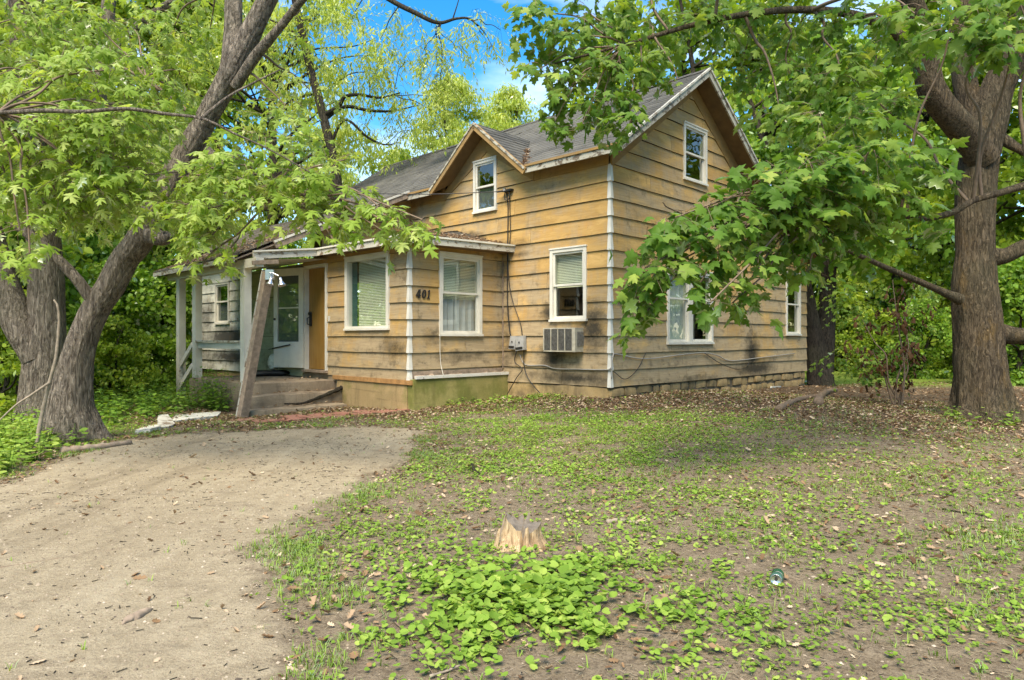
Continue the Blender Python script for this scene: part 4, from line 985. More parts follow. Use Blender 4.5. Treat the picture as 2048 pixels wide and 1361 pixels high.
#@@TREES
# ------------------------------------------------------------------ leaves
def leaf_shape(kind):
    if kind == 'maple':
        h = [(0.0, 0.0), (0.16, -0.07), (0.36, -0.04), (0.28, 0.10), (0.44, 0.17), (0.58, 0.42), (0.36, 0.42), (0.21, 0.47), (0.29, 0.70), (0.12, 0.75), (0.0, 1.0)]
    elif kind == 'maple_cut':
        h = [(0.0, 0.0), (0.10, -0.04), (0.40, -0.02), (0.20, 0.14), (0.40, 0.22), (0.60, 0.50), (0.34, 0.42), (0.14, 0.44), (0.20, 0.64), (0.30, 0.78), (0.12, 0.78), (0.0, 1.08)]
    elif kind == 'small':
        h = [(0.0, 0.0), (0.34, 0.30), (0.30, 0.62), (0.0, 1.0)]
    elif kind == 'lance':
        h = [(0.0, 0.0), (0.15, 0.4), (0.0, 1.0)]
    elif kind == 'heart':
        h = [(0.0, 0.08), (0.22, -0.05), (0.46, 0.12), (0.48, 0.42), (0.26, 0.76), (0.0, 0.92)]
    elif kind == 'oak':
        h = [(0.0, 0.0), (0.10, 0.15), (0.26, 0.22), (0.14, 0.36), (0.34, 0.50), (0.16, 0.60), (0.26, 0.78), (0.0, 1.0)]
    P = h + [(-x, y) for x, y in h[-2:0:-1]]
    P = np.array(P); z = -0.28 * np.abs(P[:, 0]) * (0.5 + P[:, 1]) - 0.16 * P[:, 1] ** 2
    V = np.column_stack([P, z])
    if kind in ('small', 'lance'):
        n = len(P); F = [(0, i, i + 1) for i in range(1, n - 1)]
        m = n // 2
        F = [(i, i + 1, (n - i - 1) % n) for i in range(0, m)] + [(i + 1, (n - i - 2) % n + 0, (n - i - 1) % n) for i in range(0, m - 1)]
        F = [f for f in F if len(set(f)) == 3]
        return V, np.array(F)
    c = np.array([[0, 0.36, 0.05]]); V = np.concatenate([V, c]); n = len(P)
    return V, np.array([(i, (i + 1) % n, n) for i in range(n)])
SH = {k: leaf_shape(k) for k in ('maple', 'maple_cut', 'small', 'lance', 'heart', 'oak')}

def frames(tip, nor):
    tip = tip / (np.linalg.norm(tip, axis=1)[:, None] + 1e-9)
    x = np.cross(tip, nor); x /= np.linalg.norm(x, axis=1)[:, None] + 1e-9
    z = np.cross(x, tip); return np.stack([x, tip, z], -1)
def leaves_np(shape, P, Rm, S, curl=None):
    V, F = SH[shape]; n = len(P)
    loc = np.repeat(V[None], n, 0) * S[:, None, None]
    if curl is not None:
        loc[..., 2] *= curl[:, None]; q_ = np.random.default_rng(n); loc[..., 0] *= q_.uniform(0.7, 1.15, n)[:, None]; loc[..., 0] += q_.normal(0, 0.10, n)[:, None] * loc[..., 1]; loc[..., 2] += q_.normal(0, 0.18, n)[:, None] * loc[..., 0]
    W = np.einsum('nij,nkj->nki', Rm, loc) + P[:, None, :]
    return W.reshape(-1, 3), (F[None] + (np.arange(n) * len(V))[:, None, None]).reshape(-1, 3), len(V)

def proj(P):
    return CX + FPX * P[:, 0] / np.maximum(P[:, 1], 0.1), HY - FPX * (P[:, 2] - CAMZ) / np.maximum(P[:, 1], 0.1)

def sprays(clumps, leaf, seed, per=10, droop=0.35, twig_r=0.004, length=(0.28, 0.6)):
    """clumps: (centre xyz, radii, count). returns leaf P, tip, normal, S, rnd and twig paths"""
    r = np.random.default_rng(seed); P, T, N, S, A, tw = [], [], [], [], [], []
    for (c, rad, cnt) in clumps:
        c = np.array(c); rad = np.array(rad)
        d = r.normal(size=(cnt, 3)); d /= np.linalg.norm(d, axis=1)[:, None]
        o = c + d * rad * (r.random((cnt, 1)) ** 0.45)
        base = r.random(); 
        for k in range(cnt):
            dirv = d[k] * np.array([1, 1, 0.45]) + np.array([0, 0, -droop]) + r.normal(size=3) * 0.35; dirv /= np.linalg.norm(dirv)
            Ln = r.uniform(*length); m = max(4, int(per * Ln / 0.45 * r.uniform(0.7, 1.2)))
            s = np.linspace(0.1, 1, m); pts = o[k] + dirv * (s * Ln)[:, None] + np.array([0, 0, -0.22 * Ln]) * (s ** 2)[:, None]
            start = o[k] - dirv * 0.18 * Ln - (o[k] - c) * 0.25
            tw.append((start, o[k], pts[-1]))
            side = np.cross(dirv, [0, 0, 1.0]); side /= np.linalg.norm(side) + 1e-9
            sg = np.where(np.arange(m) % 2 == 0, 1, -1)[:, None]
            tip = dirv * 0.5 + side * sg * r.uniform(0.3, 1.0, (m, 1)) + r.normal(size=(m, 3)) * 0.3 + np.array([0, 0, -0.45])
            nor = np.array([0, 0, 1.0]) + r.normal(size=(m, 3)) * 0.42 + d[k] * np.array([0.5, 0.5, 0.1])
            tn = tip / np.linalg.norm(tip, axis=1)[:, None]
            P.append(pts + tn * leaf * 0.35); T.append(tip); N.append(nor); S.append(leaf * r.uniform(0.55, 1.2, m))
            A.append(np.clip(0.25 + 0.3 * base + 0.5 * (r.random(m) - 0.3) + (r.random(m) < 0.07) * 0.5, 0, 1))
    return np.concatenate(P), np.concatenate(T), np.concatenate(N), np.concatenate(S), np.concatenate(A), tw

def prism_paths(paths, rad=0.004):
    """thin 3-sided twigs through the points of each path"""
    V, Fq = [], []
    for p in paths:
        p = np.asarray(p); n = len(p)
        for i in range(n):
            d = p[min(i + 1, n - 1)] - p[max(i - 1, 0)]; d = d / (np.linalg.norm(d) + 1e-9)
            a = np.cross(d, [0.2, 0.3, 0.93]); a /= np.linalg.norm(a) + 1e-9; b = np.cross(d, a); rr = rad * (1 - 0.6 * i / (n - 1))
            for k in range(3): t = 2.094 * k; V.append(p[i] + (a * math.cos(t) + b * math.sin(t)) * rr)
        o = len(V) - 3 * n
        for i in range(n - 1):
            for k in range(3): Fq.append((o + i * 3 + k, o + i * 3 + (k + 1) % 3, o + i * 3 + 3 + (k + 1) % 3, o + i * 3 + 3 + k))
    return np.array(V), np.array(Fq)

def branch_to(p0, p1, r0, r1, sag=0.1, seed=0, n=14):
    p0, p1 = np.array(p0, float), np.array(p1, float); r = np.random.default_rng(seed); d = p1 - p0; L_ = np.linalg.norm(d)
    up = np.array([0, 0, 1.0]); mids = [p0]
    for t in (0.25, 0.5, 0.75):
        mids.append(p0 + d * t + up * sag * L_ * math.sin(math.pi * t) + r.normal(size=3) * 0.03 * L_)
    mids.append(p1); C = catmull(mids, 5); rr = np.linspace(r0, r1, len(C))
    return np.column_stack([C, rr])

def in_poly(px, py, poly):
    r_ = np.zeros(len(px), bool); n = len(poly)
    for i in range(n):
        x0, y0 = poly[i]; x1, y1 = poly[(i + 1) % n]
        r_ ^= ((y0 > py) != (y1 > py)) & (px < (x1 - x0) * (py - y0) / (y1 - y0 + 1e-9) + x0)
    return r_
def pruned(P, zones, seed, ymax=99):
    """which growth is cut back, so that trunk, roof and walls stay clear of leaves as in the yard"""
    px, py = proj(P); out = np.zeros(len(P), bool); r_ = np.random.default_rng(seed).random(len(P))
    for poly, pr in zones: out |= in_poly(px, py, poly) & (r_ < pr)
    return out & (P[:, 1] < ymax)
def near_tree(name, label, base, limbs, clumps, leafkind, leafsize, mats, seed, anchor_r=0.03, nleaf=300, per=10, droop=0.35, length=(0.28, 0.6), zones=(), ymax=99):
    """limbs: list of (points (x,y,z,r), sides, flare). clumps are joined by branches to the nearest limb."""
    base = np.array(base, float); t = empty(name, base, 0, label, 'tree')
    parts = []; axis = []
    for i, (P, n, fl) in enumerate(limbs):
        C = catmull(P, 18 if i == 0 else 6); axis.append(C)
        v, f = limb_np(C, n, seed + i, 0.05 if C[:, 3].max() > 0.1 else 0.0, fl)
        if i == 0 or fl == 'limb': pass
        o = link('trunk' if i == 0 else 'limb', mesh_np('trunk', v - base, f, mats[0], None, True), t)
    ax = np.concatenate(axis)
    for k, (c, rad, cnt) in enumerate(clumps):
        c = np.array(c); d = np.linalg.norm(ax[:, :3] - c, axis=1) + 0.8 * np.maximum(0, ax[:, 2] - c[2] - 0.6) * 0.3
        d = d + 4.0 * (ax[:, 3] < 0.02); j = int(np.argmin(d)); p = ax[j, :3]; L_ = np.linalg.norm(c - p)
        cp = proj(c[None])
        if L_ < 0.25 or any(p_ > 0.9 and in_poly(cp[0], cp[1], z_)[0] for z_, p_ in zones): continue
        r0 = min(ax[j, 3] * 0.6, 0.010 + 0.010 * L_); B = branch_to(p, c, r0, 0.007, 0.08, seed * 31 + k)
        parts.append(limb_np(B, 6, seed)); 
        ax = np.concatenate([ax, B[4:]])
    if parts:
        v, f = join_np(parts); link('branches', mesh_np('branches', v - base, f, mats[1], None, True), t, 'stuff')
    P, T, N, S, A, tw = sprays(clumps, leafsize, seed + 3, per, droop, 0.004, length)
    if zones:
        k_ = ~pruned(P, zones, seed, ymax); P, T, N, S, A = P[k_], T[k_], N[k_], S[k_], A[k_]
        cut = pruned(np.array([c for a, b, c in tw]), [(z_, 1.0) for z_, p_ in zones], seed, ymax); tw = [t_ for t_, q_ in zip(tw, cut) if not q_]
    v, f = prism_paths([[a, b, c] for a, b, c in tw]); link('twigs', mesh_np('twigs', v - base, f, mats[1]), t, 'stuff')
    Rm = frames(T, N)
    px, py = proj(P); vis = (px > 5) & (px < 2043) & (py > 5) & (py < 1355) & (P[:, 1] > 0.5)
    score = np.where(vis, S / P[:, 1], 0); top = np.argsort(-score)[:nleaf]
    V0, F0 = SH[leafkind]; var = [mesh_np('leaf', V0, F0, mats[2], {'rnd': np.full(len(V0), q)}) for q in (0.15, 0.3, 0.42, 0.55, 0.7, 0.95)]
    for i in top:
        o = bpy.data.objects.new('leaf', var[min(5, int(A[i] * 6))]); COL.objects.link(o); o.parent = t
        M4 = Matrix([list(Rm[i][q] * S[i]) + [P[i][q] - base[q]] for q in range(3)] + [[0, 0, 0, 1]]); o.matrix_basis = M4
    keep = np.ones(len(P), bool); keep[top] = False
    cu = np.random.default_rng(seed).uniform(0.3, 1.9, keep.sum())
    v, f, nv = leaves_np(leafkind, P[keep], Rm[keep], S[keep], cu)
    link('crown', mesh_np('crown', v - base, f, mats[2], {'rnd': np.repeat(A[keep], nv)}), t, 'stuff')
    return t

def L4(pts, Y=None):
    """pixels + depth + radius -> x,y,z,r"""
    return [(*pix(p[0], p[1], p[2]), p[3]) for p in pts]
def CL(px, py, Y, rx, rz, n, ry=None): return (tuple(pix(px, py, Y)), (rx, ry or rx, rz), n)

# leaning maple beside the drive
b = gpt(150, 893); b = (b[0], b[1], gz1(*b))
YL = b[1]
trunk = [(b[0], b[1], b[2] - 0.15, 0.2856)] + L4([(144, 850, YL, 0.2520), (142, 800, YL, 0.2201), (160, 700, YL, 0.1638), (190, 622, YL, 0.1495), (220, 574, YL, 0.1512), (250, 519, YL, 0.1495), (283, 475, YL - .05, 0.1495), (365, 325, YL - .1, 0.1445), (413, 236, YL - .15, 0.1218), (455, 160, YL - .2, 0.1260), (500, 70, YL - .25, 0.1134), (545, -20, YL - .3, 0.1008), (610, -150, YL - .4, 0.0840), (690, -330, YL - .5, 0.0504)])
limbs = [(trunk, 100, (0.75, 0.30, 5, 0.5)),
         (L4([(450, 175, YL - .2, 0.10), (463, 110, YL - .2, 0.105), (467, 30, YL - .1, 0.098), (462, -90, YL, 0.09), (430, -260, YL + .2, 0.07), (380, -450, YL + .4, 0.03)]), 16, None),
         (L4([(470, 175, YL - .25, 0.06), (512, 112, YL - .4, 0.060), (560, 55, YL - .55, 0.045), (605, 0, YL - .7, 0.04), (680, -80, YL - .9, 0.03)]), 12, None),
         (L4([(205, 612, YL, 0.12), (178, 590, YL - .08, 0.075), (155, 560, YL - .15, 0.062), (125, 528, YL - .2, 0.058), (80, 488, YL - .3, 0.055), (20, 440, YL - .4, 0.05), (-60, 380, YL - .5, 0.04), (-160, 330, YL - .6, 0.03)]), 14, None),
         (L4([(300, 470, YL - .1, 0.11), (325, 478, YL - .22, 0.085), (333, 473, YL - .27, 0.07), (334, 472, YL - .275, 0.01)]), 12, None),
         (L4([(-260, 200, 6.2, 0.0290), (-60, 226, 6.0, 0.0209), (80, 222, 5.9, 0.0197), (165, 224, 5.8, 0.0174), (250, 218, 5.8, 0.0162), (330, 228, 5.75, 0.0139), (405, 238, 5.7, 0.0116), (470, 268, 5.7, 0.0087), (540, 300, 5.75, 0.0070), (620, 345, 5.8, 0.0058)]), 8, None),
         (L4([(400, 240, 5.7, 0.016), (455, 195, 5.75, 0.012), (510, 165, 5.8, 0.009), (560, 140, 5.9, 0.006)]), 6, None),
         (L4([(415, 300, YL - .1, 0.05), (470, 350, YL - .5, 0.03), (540, 395, YL - 1.0, 0.022), (640, 420, 6.4, 0.016), (740, 440, 6.2, 0.012), (840, 462, 6.0, 0.008)]), 8, None)]
cr = random.Random(3); cl = []
for (x, y, Y, rx, rz, n) in [
    (20, 40, 7.2, .35, .3, 24), (100, 70, 7.4, .35, .3, 24), (180, 40, 7.8, .4, .3, 22), (270, 60, 8.4, .4, .35, 22), (350, 50, 8.8, .4, .35, 20), (40, 140, 6.8, .3, .28, 22), (130, 150, 6.6, .32, .28, 24), (220, 140, 6.6, .32, .28, 24), (300, 150, 7.0, .3, .28, 22), (360, 150, 8.8, .35, .3, 16),
    (30, 240, 6.3, .28, .22, 20), (110, 250, 6.2, .28, .22, 22), (190, 240, 6.3, .28, .22, 22), (270, 230, 6.5, .26, .22, 18), (330, 260, 8.6, .3, .3, 14), (60, 320, 6.2, .26, .2, 18), (150, 330, 6.2, .28, .2, 20), (230, 320, 6.3, .28, .2, 20), (290, 350, 6.5, .22, .18, 14), (30, 390, 6.3, .22, .2, 14), (120, 395, 6.4, .24, .14, 12), (210, 390, 6.3, .25, .16, 16), (290, 400, 8.7, .3, .2, 12),
    (40, 460, 6.0, .2, .18, 10), (60, 510, 5.9, .1, .14, 6), (150, 430, 8.8, .35, .2, 10), (360, 355, 6.3, .2, .16, 11), (345, 420, 6.4, .2, .16, 10), (405, 420, 6.2, .18, .18, 11), (425, 470, 6.2, .14, .16, 9), (435, 525, 6.2, .10, .12, 7), (395, 545, 6.2, .05, .05, 2),
    (480, 330, 6.4, .28, .2, 16), (545, 375, 6.3, .26, .18, 16), (520, 280, 6.6, .28, .2, 14), (590, 425, 6.2, .2, .12, 10), (610, 345, 6.3, .28, .18, 15), (665, 385, 6.2, .2, .12, 11), (650, 440, 6.1, .14, .08, 6), (460, 410, 6.3, .2, .14, 9),
    (760, 415, 6.0, .15, .08, 8), (800, 445, 6.0, .14, .08, 8), (845, 440, 6.0, .1, .08, 6), (770, 465, 6.0, .1, .1, 5), (670, 485, 6.0, .06, .08, 3), (850, 480, 5.95, .04, .07, 2),
    (570, 210, 7.8, .35, .3, 12), (530, 100, 8.6, .4, .4, 11), (620, 180, 8.6, .35, .35, 9), (620, 270, 7.2, .3, .2, 11), (420, 60, 9.0, .5, .4, 14), (440, 300, 8.8, .35, .3, 10), (20, 350, 9.0, .5, .4, 14), (690, 320, 6.5, .16, .12, 5), (700, 380, 6.3, .16, .1, 6)]:
    cl.append(CL(x, y, Y, rx, rz, n))
for i in range(12):   # the crown goes on above the picture
    a = cr.uniform(0, 6.28); q = cr.uniform(0.5, 3.2)
    cl.append(((-6.5 + q * math.cos(a), 10.5 + q * math.sin(a), cr.uniform(7.0, 11.0)), (0.75, 0.75, 0.55), 18))
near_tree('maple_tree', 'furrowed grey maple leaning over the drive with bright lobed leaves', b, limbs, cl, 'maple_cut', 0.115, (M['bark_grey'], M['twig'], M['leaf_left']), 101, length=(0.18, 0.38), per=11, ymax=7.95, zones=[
    ([(372, 330), (332, 330), (395, 215), (440, 140), (448, -40), (640, -40), (560, 60), (505, 130), (470, 180), (430, 260)], 0.85), ([(0, 585), (130, 480), (250, 440), (330, 480), (350, 520), (375, 560), (375, 950), (0, 950)], 0.97),
    ([(300, 540), (372, 545), (380, 600), (395, 640), (300, 800)], 0.97), ([(466, 470), (560, 490), (600, 462), (640, 480), (660, 505), (690, 500), (720, 470), (800, 492), (870, 500), (900, 520), (900, 900), (470, 900)], 0.97), ([(380, 605), (470, 560), (470, 900), (380, 900)], 1.0), ([(468, 410), (560, 420), (620, 440), (560, 500), (460, 520)], 0.6), ([(880, 300), (700, 0), (1000, 0), (1000, 600), (885, 600)], 1.0), ([(720, 250), (860, 380), (830, 400), (740, 370)], 0.8)])

# big maple at the edge of the yard
b = gpt(1962, 846, 0.06); b = (b[0], b[1], gz1(*b)); YR = b[1]
trunk = [(b[0], b[1], b[2] - 0.15, 0.47)] + L4([(1964, 820, YR, 0.3553), (1962, 783, YR, 0.3364), (1958, 720, YR, 0.3251), (1955, 650, YR, 0.3175), (1948, 578, YR, 0.2911), (1950, 500, YR, 0.2457), (1950, 420, YR, 0.2457), (1956, 330, YR, 0.2533), (1975, 250, YR, 0.2495), (1995, 180, YR, 0.2117), (2030, 100, YR - .1, 0.1890), (2070, -20, YR - .2, 0.1588), (2100, -240, YR - .3, 0.1134), (2110, -520, YR - .3, 0.0454)])
limbs = [(trunk, 110, (0.85, 0.30, 6, 1.2)),
         (L4([(1965, 320, YR - .1, 0.22), (1935, 272, YR - .25, 0.20), (1895, 228, YR - .45, 0.185), (1862, 180, YR - .6, 0.17), (1850, 120, YR - .7, 0.155), (1830, 20, YR - .9, 0.13), (1760, -140, YR - 1.2, 0.09), (1640, -330, YR - 1.6, 0.05)]), 22, None),
         (L4([(1960, 260, YR + .25, 0.16), (1935, 190, YR + .35, 0.16), (1925, 110, YR + .4, 0.15), (1930, -60, YR + .5, 0.11), (1950, -260, YR + .6, 0.06)]), 16, None),
         (L4([(1975, 515, YR, 0.16), (2010, 512, YR - .05, 0.11), (2040, 498, YR - .1, 0.10), (2100, 470, YR - .2, 0.09), (2250, 380, YR - .3, 0.06)]), 14, None),
         (L4([(1985, 665, YR, 0.16), (2030, 672, YR - .05, 0.12), (2075, 668, YR - .1, 0.11), (2200, 640, YR - .2, 0.08)]), 14, None),
         (L4([(1920, 600, YR - .25, 0.08), (1880, 582, YR - .35, 0.05), (1830, 560, YR - .5, 0.042), (1770, 535, YR - .7, 0.036), (1715, 510, YR - .9, 0.03), (1640, 480, YR - 1.3, 0.022), (1560, 470, YR - 2, 0.015)]), 10, None),
         (L4([(2140, 350, YR - 2.6, 0.06), (2048, 372, YR - 2.6, 0.042), (2000, 386, YR - 2.65, 0.036), (1945, 402, YR - 2.7, 0.033), (1905, 425, YR - 2.75, 0.034), (1850, 437, YR - 2.8, 0.03), (1800, 432, YR - 2.85, 0.026), (1700, 425, YR - 2.9, 0.022), (1580, 440, YR - 3.1, 0.018), (1450, 455, YR - 3.3, 0.014), (1345, 420, YR - 3.4, 0.007), (1325, 405, YR - 3.4, 0.005)]), 8, None),
         (L4([(1990, 270, YR, 0.1), (2040, 300, YR - .2, 0.06), (2080, 320, YR - .3, 0.05)]), 8, None),
         (L4([(1850, 110, YR - .7, 0.09), (1740, 40, YR - 1.0, 0.06), (1600, 20, YR - 1.2, 0.045), (1430, 40, YR - 1.4, 0.035), (1250, 90, YR - 1.5, 0.022), (1100, 130, YR - 1.6, 0.01)]), 10, None)]
cl = []
for (x, y, Y, rx, rz, n) in [
    (1300, 500, 6.1, .26, .22, 22), (1290, 570, 6.0, .2, .22, 20), (1275, 630, 5.95, .11, .16, 10), (1285, 668, 5.95, .05, .07, 4), (1350, 470, 6.1, .3, .2, 22), (1350, 560, 6.1, .18, .18, 10), (1420, 450, 6.2, .3, .2, 22), (1440, 530, 6.1, .24, .2, 14),
    (1400, 600, 5.9, .07, .12, 5), (1420, 640, 5.6, .05, .12, 5), (1500, 420, 6.3, .35, .22, 22), (1500, 510, 6.2, .24, .2, 13), (1490, 610, 6.2, .12, .12, 8), (1465, 640, 6.2, .09, .08, 5), (1560, 370, 6.3, .35, .28, 26), (1580, 450, 6.4, .35, .25, 22), (1570, 530, 6.5, .22, .14, 9),
    (1620, 340, 6.4, .35, .25, 24), (1640, 420, 6.5, .35, .25, 22), (1640, 490, 6.6, .3, .2, 16), (1620, 575, 6.6, .09, .08, 5), (1700, 380, 6.6, .38, .25, 22), (1720, 450, 6.7, .3, .22, 16), (1780, 400, 6.9, .3, .25, 15), (1740, 310, 6.6, .4, .3, 24), (1820, 330, 7.0, .3, .28, 16),
    (1850, 430, 7.0, .2, .12, 6), (1900, 480, 7.0, .16, .12, 6), (1700, 500, 7.4, .3, .2, 9),
    (1060, 40, 8.4, .35, .35, 18), (1120, 90, 8.4, .4, .35, 24), (1080, 150, 8.3, .3, .3, 16), (1140, 190, 8.2, .3, .28, 20), (1110, 255, 8.1, .18, .2, 10), (1180, 40, 8.6, .5, .35, 26), (1220, 130, 8.3, .45, .35, 28), (1210, 215, 8.1, .36, .25, 24), (1160, 270, 8.0, .22, .15, 10), (1260, 265, 7.9, .22, .2, 14),
    (1300, 60, 8.6, .5, .4, 26), (1285, 150, 8.3, .3, .3, 14), (1400, 50, 8.8, .5, .35, 24), (1500, 60, 9, .55, .4, 22), (1480, 140, 9, .4, .3, 15), (1600, 60, 9, .55, .4, 24), (1580, 160, 8.8, .45, .35, 22), (1560, 240, 8.4, .4, .3, 18), (1700, 60, 8.6, .5, .4, 24), (1680, 160, 8.2, .45, .35, 24), (1640, 240, 7.6, .4, .3, 22), (1760, 220, 7.6, .4, .3, 22),
    (1800, 80, 8.0, .45, .4, 22), (1830, 40, 7.0, .4, .3, 16), (1960, 20, 6.6, .4, .25, 16), (1900, 70, 6.4, .25, .2, 10), (2010, 60, 6.4, .22, .18, 9), (1960, 110, 6.4, .15, .12, 5), (2040, 20, 6.8, .3, .3, 12), (1700, 250, 7.0, .4, .25, 18), (1420, 230, 10.2, .3, .3, 6), (1340, 260, 7.6, .12, .1, 4),
    (1355, 172, 8.2, .14, .1, 4)]:
    cl.append(CL(x, y - (34 if y > 400 and x < 1720 else 12), Y, rx * 0.7, rz * 0.58, int(n * 0.98)))
for i in range(46):
    a = cr.uniform(0, 6.28); q = 5.6 * math.sqrt(cr.uniform(0.01, 1)); c = (5.6 + q * math.cos(a), 9.6 + q * math.sin(a), cr.uniform(7.0, 12.0) - 0.15 * q)
    if (c[2] - CAMZ) / max(c[1], 0.5) * FPX < HY + 60: continue
    cl.append((c, (0.85, 0.85, 0.55), 26))
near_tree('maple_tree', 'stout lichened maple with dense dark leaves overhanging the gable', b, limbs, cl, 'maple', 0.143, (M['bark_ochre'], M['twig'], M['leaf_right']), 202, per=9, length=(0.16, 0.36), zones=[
    ([(1222, 302), (1262, 262), (1310, 215), (1360, 172), (1418, 128), (1470, 230), (1512, 318), (1485, 330), (1440, 362), (1395, 402), (1335, 432), (1300, 470), (1262, 540), (1245, 600), (1238, 700), (1210, 700)], 0.955),
    ([(1230, 695), (1292, 692), (1300, 630), (1328, 590), (1335, 552), (1378, 556), (1384, 618), (1400, 640), (1432, 640), (1442, 590), (1470, 645), (1512, 636), (1530, 566), (1560, 548), (1600, 604), (1645, 575), (1720, 600), (1720, 900), (1230, 900)], 0.97),
    ([(1000, -50), (1012, 60), (1030, 150), (1062, 200), (1088, 278), (1130, 280), (1165, 255), (1195, 292), (1245, 306), (1292, 300), (1230, 700), (700, 700), (700, -50)], 0.97), ([(1050, 150), (1100, 180), (1095, 250), (1060, 240)], 0.6),
    ([(1885, 200), (1960, 330), (1900, 430), (1890, 560), (1895, 860), (2060, 860), (2060, 420), (2000, 300), (2060, 160), (2060, 130), (1990, 190), (1940, 240)], 0.88), ([(1500, 150), (1560, 180), (1560, 280), (1520, 300)], 0.5), ([(1720, 470), (1900, 520), (1900, 800), (1720, 800)], 0.8)])

# ------------------------------------------------------------------ woodland trees
def wood_mesh(seed, h, spread, crown_lo, leaf, nclump, nper, shape, mat, trunk_r=0.2, clr=(0.5, 1.0), droop=0.4, bark='bark_dark', multi=1, taper=0.35):
    r = np.random.default_rng(seed); limbs_ = []; axis = []
    for m in range(multi):
        lean = r.normal(size=2) * (0.05 if multi == 1 else 0.16) * h
        path = [(lean[0] * t ** 1.4 + r.normal() * 0.1 * t + (m - (multi - 1) / 2) * 0.15 * (t > 0), lean[1] * t ** 1.4 + r.normal() * 0.1 * t, h * 0.92 * t, trunk_r * (1 - 0.85 * t)) for t in (0, 0.12, 0.3, 0.5, 0.75, 1.0)]
        C = catmull(path, 5); axis.append(C); limbs_.append(limb_np(C, 10, seed, 0.0, (0.5, 0.3, 5, 0.3)))
    ax = np.concatenate(axis); cls = []
    for k in range(nclump):
        t = r.random() ** 0.85; z = h * (crown_lo + (1 - crown_lo) * t); prof = (math.sin(math.pi * min(1, 0.15 + 0.85 * t)) ** 0.6) * (1 - taper * t)
        a = r.random() * 6.283; q = spread * prof * math.sqrt(r.random()) * r.uniform(0.75, 1.1)
        c = np.array([q * math.cos(a), q * math.sin(a), z]); j = int(np.argmin(np.linalg.norm(ax[:, :3] - (c - [0, 0, 0.28 * q]), axis=1)))
        if k % 2 == 0: limbs_.append(limb_np(branch_to(ax[j, :3], c, min(0.06, ax[j, 3] * 0.5 + 0.008), 0.008, 0.06, seed * 99 + k), 4, seed))
        cls.append((c, r.uniform(*clr)))
    P, S, A = [], [], []
    for c, cr_ in cls:
        n = int(nper * r.uniform(0.6, 1.3)); d = r.normal(size=(n, 3)); d /= np.linalg.norm(d, axis=1)[:, None]
        P.append(c + d * (cr_ * r.random((n, 1)) ** 0.5) * np.array([1, 1, 0.6])); S.append(leaf * r.uniform(0.6, 1.3, n)); A.append(np.clip(0.2 + 0.55 * r.random() + 0.3 * r.normal(size=n), 0, 1))
    P, S, A = np.concatenate(P), np.concatenate(S), np.concatenate(A); n = len(P)
    T = r.normal(size=(n, 3)) + np.array([0, 0, -droop * 2]); N = r.normal(size=(n, 3)) * 0.7 + np.array([0, 0, 1.0])
    v, f, nv = leaves_np(shape, P, frames(T, N), S)
    tv, tf = join_np(limbs_)
    return mesh_np('trunk', tv, tf, M[bark], None, True), mesh_np('crown', v, f, M[mat], {'rnd': np.repeat(A, nv)})

WT = {'a': wood_mesh(1, 16, 4.2, 0.10, 0.23, 120, 120, 'small', 'leaf_bg', 0.26), 'b': wood_mesh(2, 15, 3.6, 0.22, 0.22, 100, 120, 'small', 'leaf_bg', 0.22, multi=2),
      'c': wood_mesh(3, 12, 3.4, 0.06, 0.21, 110, 110, 'small', 'leaf_bg', 0.18), 'loc': wood_mesh(4, 13, 3.8, 0.22, 0.21, 130, 170, 'lance', 'leaf_locust', 0.20, (0.35, 0.8), 0.8),
      'loc2': wood_mesh(5, 15, 4.6, 0.3, 0.20, 140, 170, 'lance', 'leaf_locust', 0.24, (0.4, 0.9), 0.8), 'dk': wood_mesh(6, 9, 3.2, 0.30, 0.20, 80, 110, 'small', 'leaf_shrub', 0.27, multi=3)}
def wood_tree(kind, px, Y, scale, rz, label, name='woodland_tree', group='trees behind the house', z=None, X=None):
    x = (px - CX) / FPX * Y if X is None else X; z = gz1(x, Y) - 0.05 if z is None else z
    t = empty(name, (x, Y, z), rz, label, 'tree', group); t.scale = (scale, scale, scale)
    link('trunk', WT[kind][0], t); link('crown', WT[kind][1], t); return t
wood_tree('loc', 905, 30, 0.98, 0.3, 'feathery yellow-green locust showing over the middle of the roof', 'locust_tree')
wood_tree('loc', 1020, 33, 1.02, 2.4, 'feathery yellow-green locust just left of the overhanging maple', 'locust_tree')
wood_tree('loc2', 545, 22, 1.05, 4.0, 'tall airy locust behind the porch wing', 'locust_tree')
wood_tree('loc', 640, 36, 0.95, 5.2, 'distant locust filling the gap beside the leaning maple', 'locust_tree')
wood_tree('c', 795, 32, 0.85, 5.0, 'bright tree just above the left end of the ridge')
wood_tree('a', 430, 26, 1.0, 0.5, 'leafy tree behind the porch roof')
wood_tree('b', 320, 23, 1.0, 2.0, 'leafy tree between the porch and the leaning maple')
wood_tree('c', 175, 19.0, 0.85, 3.5, 'low branching tree left of the porch posts')
wood_tree('a', 190, 24, 1.1, 4.4, 'leafy tree seen past the leaning trunk')
wood_tree('b', 60, 21, 1.05, 1.0, 'tall tree behind the double trunk')
wood_tree('c', -60, 15, 0.9, 2.8, 'bushy tree at the picture edge behind the double trunk')
wood_tree('a', -160, 23, 1.1, 5.6, 'tall woodland tree at the far left edge')
wood_tree('a', 1240, 30, 1.0, 0.9, 'woodland tree behind the gable peak')
wood_tree('b', 1420, 27, 1.15, 3.7, 'tall woodland tree right of the gable peak')
wood_tree('a', 1545, 26, 1.0, 2.2, 'woodland tree behind the rear corner of the house')
wood_tree('c', 1690, 29, 1.1, 0.2, 'woodland tree beyond the lawn left of the stout maple')
wood_tree('b', 1790, 33, 1.15, 4.9, 'woodland tree beyond the lawn beside the stout maple')
